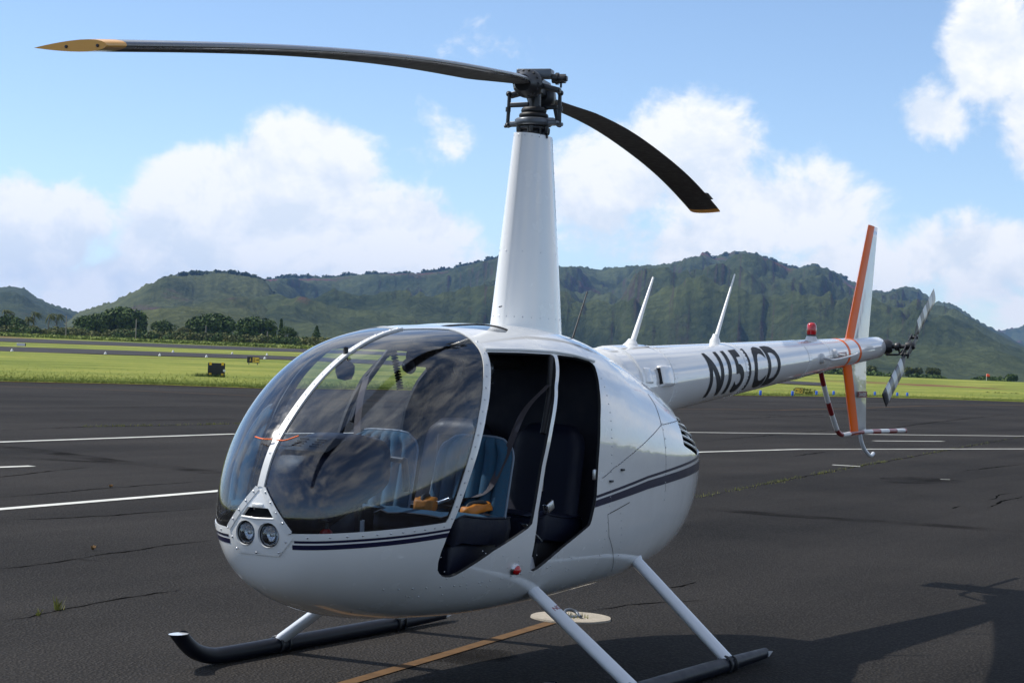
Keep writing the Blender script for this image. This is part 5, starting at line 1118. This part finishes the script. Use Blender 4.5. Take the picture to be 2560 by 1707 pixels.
def conifer(px, D, h, w, label):
    p = gp(px, D); t = tag(empty('pine_tree', p), label, 'tree', 'thin conifers beyond the runway'); Q = []
    for k in range(26): q = k/25; a = k*2.4; r_ = w*(1-q)*.5; Q.append(cloud_leaves((r_*.6*math.cos(a), r_*.6*math.sin(a), h*(.15+.83*q)), (r_*.7+.12, r_*.7+.12, h*.03+.1), 46, .22))
    quads('crown', np.concatenate(Q), 'leaf_dark', t); b = MB(); b.tube([(0, 0, -.3), (0, 0, h*.98)], [.14, .03], 7); b.build('trunk', 'bark', t)
conifer(701, 440, 5.6, 1.8, 'thin spindly conifer right of the domed trees'); conifer(790, 430, 4.2, 2.6, 'dark conifer just left of the windshield top')
def palm(px, D, h, label, lean=.6, fr=22, L_=3.0, scale=1.0):
    p = gp(px, D); t = tag(empty('palm_tree', p), label, 'palm', 'palms by the airfield'); rt = -_r*[1, 1, 0]*-1; rt = rt/np.linalg.norm(rt); top = np.array([0, 0, h])+rt*lean*.6
    b = MB(); b.tube(bez([(0, 0, -.3), tuple(rt*lean*.15+[0, 0, h*.5]), tuple(top)], 6), [.13-.004*i for i in range(13)], 8); b.build('trunk', 'bark', t); Q = []
    for k in range(fr):
        a = 2*PI*k/fr+rng.uniform(-.2, .2); up = rng.uniform(-.5, 1.25); d = np.array([math.cos(a), math.sin(a), 0])+rt*.55; d /= np.linalg.norm(d); prev = top; Lk = L_*rng.uniform(.8, 1.1)
        for i in range(9):
            q = (i+1)/9; pt = top+d*Lk*q+np.array([0, 0, Lk*(up*.6*q-1.05*q*q)])+rt*.5*q*q; tg = pt-prev; sd_ = np.cross(tg, [0, 0, 1.0]); sd_ /= max(np.linalg.norm(sd_), 1e-6); wd_ = .17*math.sin(PI*min(1, q*.85+.12))
            for s_ in (1, -1):
                e = sd_*s_*wd_+np.array([0, 0, -.30*wd_])+tg*.5; Q.append([prev, prev+e*.9, pt+e, pt])
                e2 = sd_*s_*wd_*1.2+np.array([0, 0, -.75*wd_])+tg*.3; Q.append([prev*.5+pt*.5, prev*.5+pt*.5+e2*.9, pt+e2, pt])
            prev = pt
    quads('crown', np.array(Q), 'leaf_palm', t)
palm(9, 420, 4.7, 'leftmost palm with yellowing fronds at the frame edge', L_=1.7); palm(64, 415, 3.4, 'short thick palm below and left of the second tall palm', L_=1.7); palm(80, 430, 4.6, 'second tall palm from the left, standing alone', L_=1.7)
palm(118, 425, 4.3, 'left one of the two palms that overlap', L_=1.8); palm(137, 428, 4.3, 'right one of the two palms that overlap', L_=1.9)
# shrubs that read as one mass
Q, Q2 = [], []
for k in range(150):
    px = rng.uniform(-220, 830); D = rng.uniform(372, 412)-.02*px*.6; p = gp(px, D); s = rng.uniform(.55, 1.25); c = p+[0, 0, s*.75]; (Q if random.random() < .62 else Q2).append(cloud_leaves(c, (s*1.9, s*1.9, s*1.0), 200, .26))
for k in range(70): px = 430+k*4.3+rng.uniform(-3, 3); p = gp(px, 366+rng.uniform(-3, 3)-.008*(px-430)); s = rng.uniform(.75, 1.15); (Q if k % 3 else Q2).append(cloud_leaves(p+[0, 0, s*.8], (s*1.8, s*1.8, s*1.15), 200, .24))
tag(quads('shrub_thicket', np.concatenate(Q), 'leaf_olive'), 'olive green thicket of shrubs along the far side of the runway', 'shrubs', kind='stuff')
tag(quads('dark_thicket', np.concatenate(Q2), 'leaf_dark'), 'dark green shrubs mixed into the runway thicket', 'shrubs', kind='stuff')
Q = []
for k in range(420): px = rng.uniform(-220, 830); D = 352+rng.uniform(0, 14)-.012*px; p = gp(px, D); Q.append(cloud_leaves(p+[0, 0, .25], (1.6, 1.6, .35), 40, .22))
tag(quads('tall_grass', np.concatenate(Q), 'grass_blade'), 'tall bright grass between the runway and the shrubs', 'grass', kind='stuff')
# right-hand far vegetation behind the grass crest
Q = []
for k in range(130):
    px = rng.choice([rng.uniform(1990, 2110), rng.uniform(2160, 2240), rng.uniform(2290, 2360), rng.uniform(2445, 2520), rng.uniform(1700, 2000)]); D = rng.uniform(470, 520); a = paz(px); s = rng.uniform(.7, 1.5)*(1.3 if px < 2110 else .9); z = 1.68-(940-(842.8+px*.04015))*0*D/FPX
    base = CAM[2]-D*(.0030+(.0 if px < 2200 else .0004)); Q.append(cloud_leaves((CAM[0]+D*math.cos(a), CAM[1]+D*math.sin(a), base+s*.5), (s*1.9, s*1.9, s), 110, .38))
for k in range(12): a = paz(2533+rng.uniform(-8, 8)); Q.append(cloud_leaves((CAM[0]+480*math.cos(a), CAM[1]+480*math.sin(a), CAM[2]-480*.0012+.6), (.9, .9, .8), 80, .3))
tag(quads('far_thicket', np.concatenate(Q), 'leaf_dark'), 'low dark trees behind the grass rise near the tail', 'shrubs', kind='stuff')
def palm2(px, label, h=3.6):
    global tp_old
    D = 500; a = paz(px); p = np.array([CAM[0]+D*math.cos(a), CAM[1]+D*math.sin(a), CAM[2]-D*.0034]); t = tag(empty('palm_tree', p), label, 'palm', 'small far palms behind the grass rise'); b = MB(); b.tube([(0, 0, -1), (.1, 0, h*.7)], [.18, .12], 6); b.build('trunk', 'bark', t)
    quads('crown', np.concatenate([cloud_leaves((0, 0, h*.7), (1.3, 1.3, .8), 90, .5), cloud_leaves((.2, 0, h*.45), (.8, .8, .7), 40, .45)]), 'leaf_palm', t)
for px, lab in ((2181, 'small far palm right beside the lower fin'), (2274, 'small far palm behind the lower tail rotor blade tip'), (2297, 'lone small far palm right of the tail rotor'), (2328, 'small far palm second from the right'), (2343, 'rightmost small far palm')): palm2(px, lab)

# ------------------------------------------------------------------ airfield furniture
def yaw_to_cam(p): return math.atan2(CAM[1]-p[1], CAM[0]-p[0])
def local(t, rz): t.rotation_euler = (0, 0, rz)
def txt(s, size, w, parent, m, x, y0, z0, off=.0, name='lettering'):
    me = text_mesh(s, size, off); us = [v.co.x for v in me.vertices]; u0, u1 = min(us), max(us); vv = [v.co.y for v in me.vertices]; v0 = min(vv)
    for v in me.vertices: u, q = (v.co.x-u0)/(u1-u0), v.co.y-v0; v.co = Vector((x, y0+u*w, z0+q))
    return link(name, me, parent, m)
# black board with four yellow squares
p = ground(540, 946); p[2] = .07; D = math.hypot(p[0]-CAM[0], p[1]-CAM[1]); k = D/FPX; t = tag(empty('marker_board', tuple(p)), 'black square board with four yellow corner squares on the grass', 'sign'); local(t, yaw_to_cam(p)); w, h = 42*k, 34*k
b = MB(); b.box((0, 0, h/2+.02), (.35, w, h), bev=.01); b.build('board', 'sign_black', t)
for yy in (-1, 1):
    for zz in (0, 1): b = MB(); b.box((.185, yy*(w/2-.10-3.4*k*.4), .06+3.3*k+zz*(h-7.2*k)), (.02, 6*k, 7*k)); b.build('yellow_square', 'yellow_square', t)
b = MB(); b.lathe([(.07, 0), (.07, .03)], (.19, w*.46, h*.5), (1, 0, 0), 10); b.build('reflector', 'sign_white', t)
P = np.array([p+rng.normal(0, 1, 3)*[.35, .45, 0] for _ in range(260)]); P[:, 2] = p[2]+.02; P += np.array([.6, -.1, 0]); tag(quads('grass_tuft', blades(P, .20, .04, .7), 'leaf_dark'), 'dark uncut grass round the foot of the black board', 'grass', kind='stuff')
# taxi guidance signs
def sign(px, py, D, wpx, hpx, label, kind):
    a = paz(px); q = far(px, py, D); k = D/FPX; t = tag(empty('taxiway_sign', tuple(q)), label, 'sign', 'taxiway guidance signs'); local(t, yaw_to_cam(q)); w, h = wpx*k, hpx*k
    b = MB(); b.box((0, 0, h/2), (.25, w, h), bev=.015); b.build('housing', 'sign_black', t)
    for s_ in (-.35, .35): b = MB(); b.tube([(0, w*s_, 0), (0, w*s_, -.6)], .04, 8); b.build('leg', 'grey_metal', t)
    if kind == 'AD':
        b = MB(); b.box((.13, w*.21, h*.5), (.012, w*.52, h*.84)); b.build('yellow_face', 'sign_yellow', t)
        b = MB(); b.box((.128, -w*.22, h*.5), (.012, w*.34, h*.84)); b.build('black_face', 'sign_black', t)
        txt('A', h*.80, w*.13, t, 'sign_yellow', .138, -w*.30, h*.22, .01); txt('D', h*.80, w*.11, t, 'sign_black', .140, w*.02, h*.22, .01)
        b = MB(); b.box((.140, w*.30, h*.5), (.006, w*.20, h*.09)); b.add([(.143, w*.45, h*.5), (.143, w*.36, h*.68), (.143, w*.36, h*.32)], [(0, 1, 2)], False); b.build('arrow', 'sign_black', t)
    else:
        b = MB(); b.box((.13, 0, h*.5), (.012, w*.90, h*.84)); b.build('yellow_face', 'sign_yellow', t)
        txt('D', h*.80, w*.24, t, 'sign_black', .138, w*.10, h*.22, .012); b = MB(); b.box((.138, -w*.18, h*.5), (.006, w*.26, h*.08)); b.add([(.141, -w*.40, h*.5), (.141, -w*.26, h*.70), (.141, -w*.26, h*.30)], [(0, 1, 2)], False); b.build('arrow', 'sign_black', t)
sign(633, 907, 165, 30.5, 15, 'small taxiway sign with letters A and D and an arrow', 'AD'); sign(1997, 984, 124, 20, 15, 'yellow taxiway sign with an arrow and the letter D near the tail', 'D')
q = far(2013, 984, 125); tag(quads('bush', np.concatenate([cloud_leaves(q+[0, 0, .15], (.8, .8, .22), 180, .08)]), 'weed'), 'dry low bush growing behind the yellow arrow sign', 'bush')
q = ground(2500, 990); tag(quads('bush', np.concatenate([cloud_leaves(q+rng.normal(0, 1, 3)*[.45, .9, 0]+[0, 0, .1], (.4, .4, .22), 120, .09) for _ in range(9)]), 'leaf_dark'), 'low dark green bush on the grass at the right', 'bush')
# white box at the far left
a_ = far(52, 865, 212); t = tag(empty('runway_marker', tuple(a_)), 'small white box sign on the grass at the far left', 'sign'); local(t, yaw_to_cam(a_)); b = MB(); b.box((0, 0, .16), (.30, .86, .30), bev=.01); b.build('face', 'sign_white', t); b = MB(); b.box((-.02, .47, .16), (.26, .10, .30)); b.build('end_cap', 'sign_black', t)
# blue edge markers
for (px, py), lab in zip([(1901, 991), (1981, 992), (2041, 991), (2084, 991), (2187, 992), (2218, 993), (2243, 994), (2268, 994)], ('first from the left, under the lettering', 'second from the left', 'third from the left, beside the tail guard', 'fourth from the left, left of the lower fin', 'just right of the lower fin', 'behind the lower tail rotor blade', 'second from the right', 'the rightmost')):
    q = ground(px, py-1); t = tag(empty('edge_marker', tuple(q)), 'blue apron edge marker, '+lab, 'marker', 'blue edge markers'); b = MB(); b.lathe([(.075, .06), (.08, .08), (.08, .32), (.065, .335), (.0005, .34)], n=12); b.build('blue_sleeve', 'blue_plastic', t); b = MB(); b.lathe([(.05, -.02), (.03, .0), (.025, .07)], n=8); b.build('stem', 'grey_metal', t)
# white edge lights by the taxiway
for (px, py, D), lab in zip([(30, 879, 199), (264, 886, 203), (400, 891, 205), (517, 895, 207), (663, 901, 210), (433, 881, 228), (581, 886, 233), (668, 889, 236)], ('nearest the left frame edge', 'second along the near edge', 'third along the near edge', 'below the hedge, near edge', 'right of the lettered sign', 'leftmost on the far edge', 'middle one on the far edge', 'rightmost on the far edge')):
    q = tp(paz(px), D, .10); t = tag(empty('taxiway_light', tuple(q)), 'tiny white taxiway light, '+lab, 'light', 'white taxiway edge lights'); b = MB(); b.lathe([(.16, 0), (.13, .08), (.06, .20), (.05, .24), (.0005, .26)], n=10); b.build('cone', 'sign_white', t)
# poles
for px, hpx, D, lab in ((163, 56, 360, 'leftmost bare pole, right of the overlapping palms'), (338, 56, 352, 'tallest bare pole in front of the spreading tree'), (513, 44, 372, 'bare pole in front of the left domed tree'), (667, 36, 372, 'bare pole in front of the right domed tree')):
    q = gp(px, D); k = D/FPX; t = tag(empty('utility_pole', tuple(q)), lab, 'pole', 'poles along the runway'); b = MB(); b.tube([(0, 0, -.3), (0, 0, hpx*k)], [.10, .075], 8); b.build('shaft', 'pole_wood', t); b = MB(); b.box((0, 0, hpx*k*.86), (.05, .35, .05)); b.build('bracket', 'grey_metal', t)
# wind sock
q = far(2466, 950, 330); t = tag(empty('wind_sock', tuple(q)), 'orange wind sock on a thin pole on the grass rise', 'wind sock'); b = MB(); b.tube([(0, 0, -.3), (0, 0, 1.05)], .04, 8); b.build('pole', 'sign_white', t)
d_ = _r*[1, 1, 0]; d_ /= np.linalg.norm(d_); b = MB(); b.tube([(0, 0, .82), tuple(d_*.2+[0, 0, .80]), tuple(d_*.5+[0, 0, .72])], [.26, .24, .16], 12); b.build('sock', 'windsock', t)

# ------------------------------------------------------------------ haze: real air round the whole place
me = bpy.data.meshes.new('haze'); h_ = 7800; V = [(CAM[0]+x, CAM[1]+y, z) for x in (-h_, h_) for y in (-h_, h_) for z in (-6, 350)]; me.from_pydata(V, [], [(0, 1, 3, 2), (4, 6, 7, 5), (0, 4, 5, 1), (2, 3, 7, 6), (0, 2, 6, 4), (1, 5, 7, 3)]); me.update()
hz = bpy.data.objects.new('haze', me); C.objects.link(hz); hz['kind'] = 'stuff'; hz['label'] = 'thin blue air between the apron and the hills'
vm = bpy.data.materials.new('haze_air'); vm.use_nodes = True; vt = vm.node_tree; vt.nodes.clear(); pv = N(vt, 'ShaderNodeVolumePrincipled'); pv.inputs['Color'].default_value = (.28, .52, 1.0, 1); pv.inputs['Density'].default_value = HAZE; pv.inputs['Anisotropy'].default_value = .25
ov = N(vt, 'ShaderNodeOutputMaterial'); vt.links.new(pv.outputs[0], ov.inputs['Volume']); me.materials.append(vm)
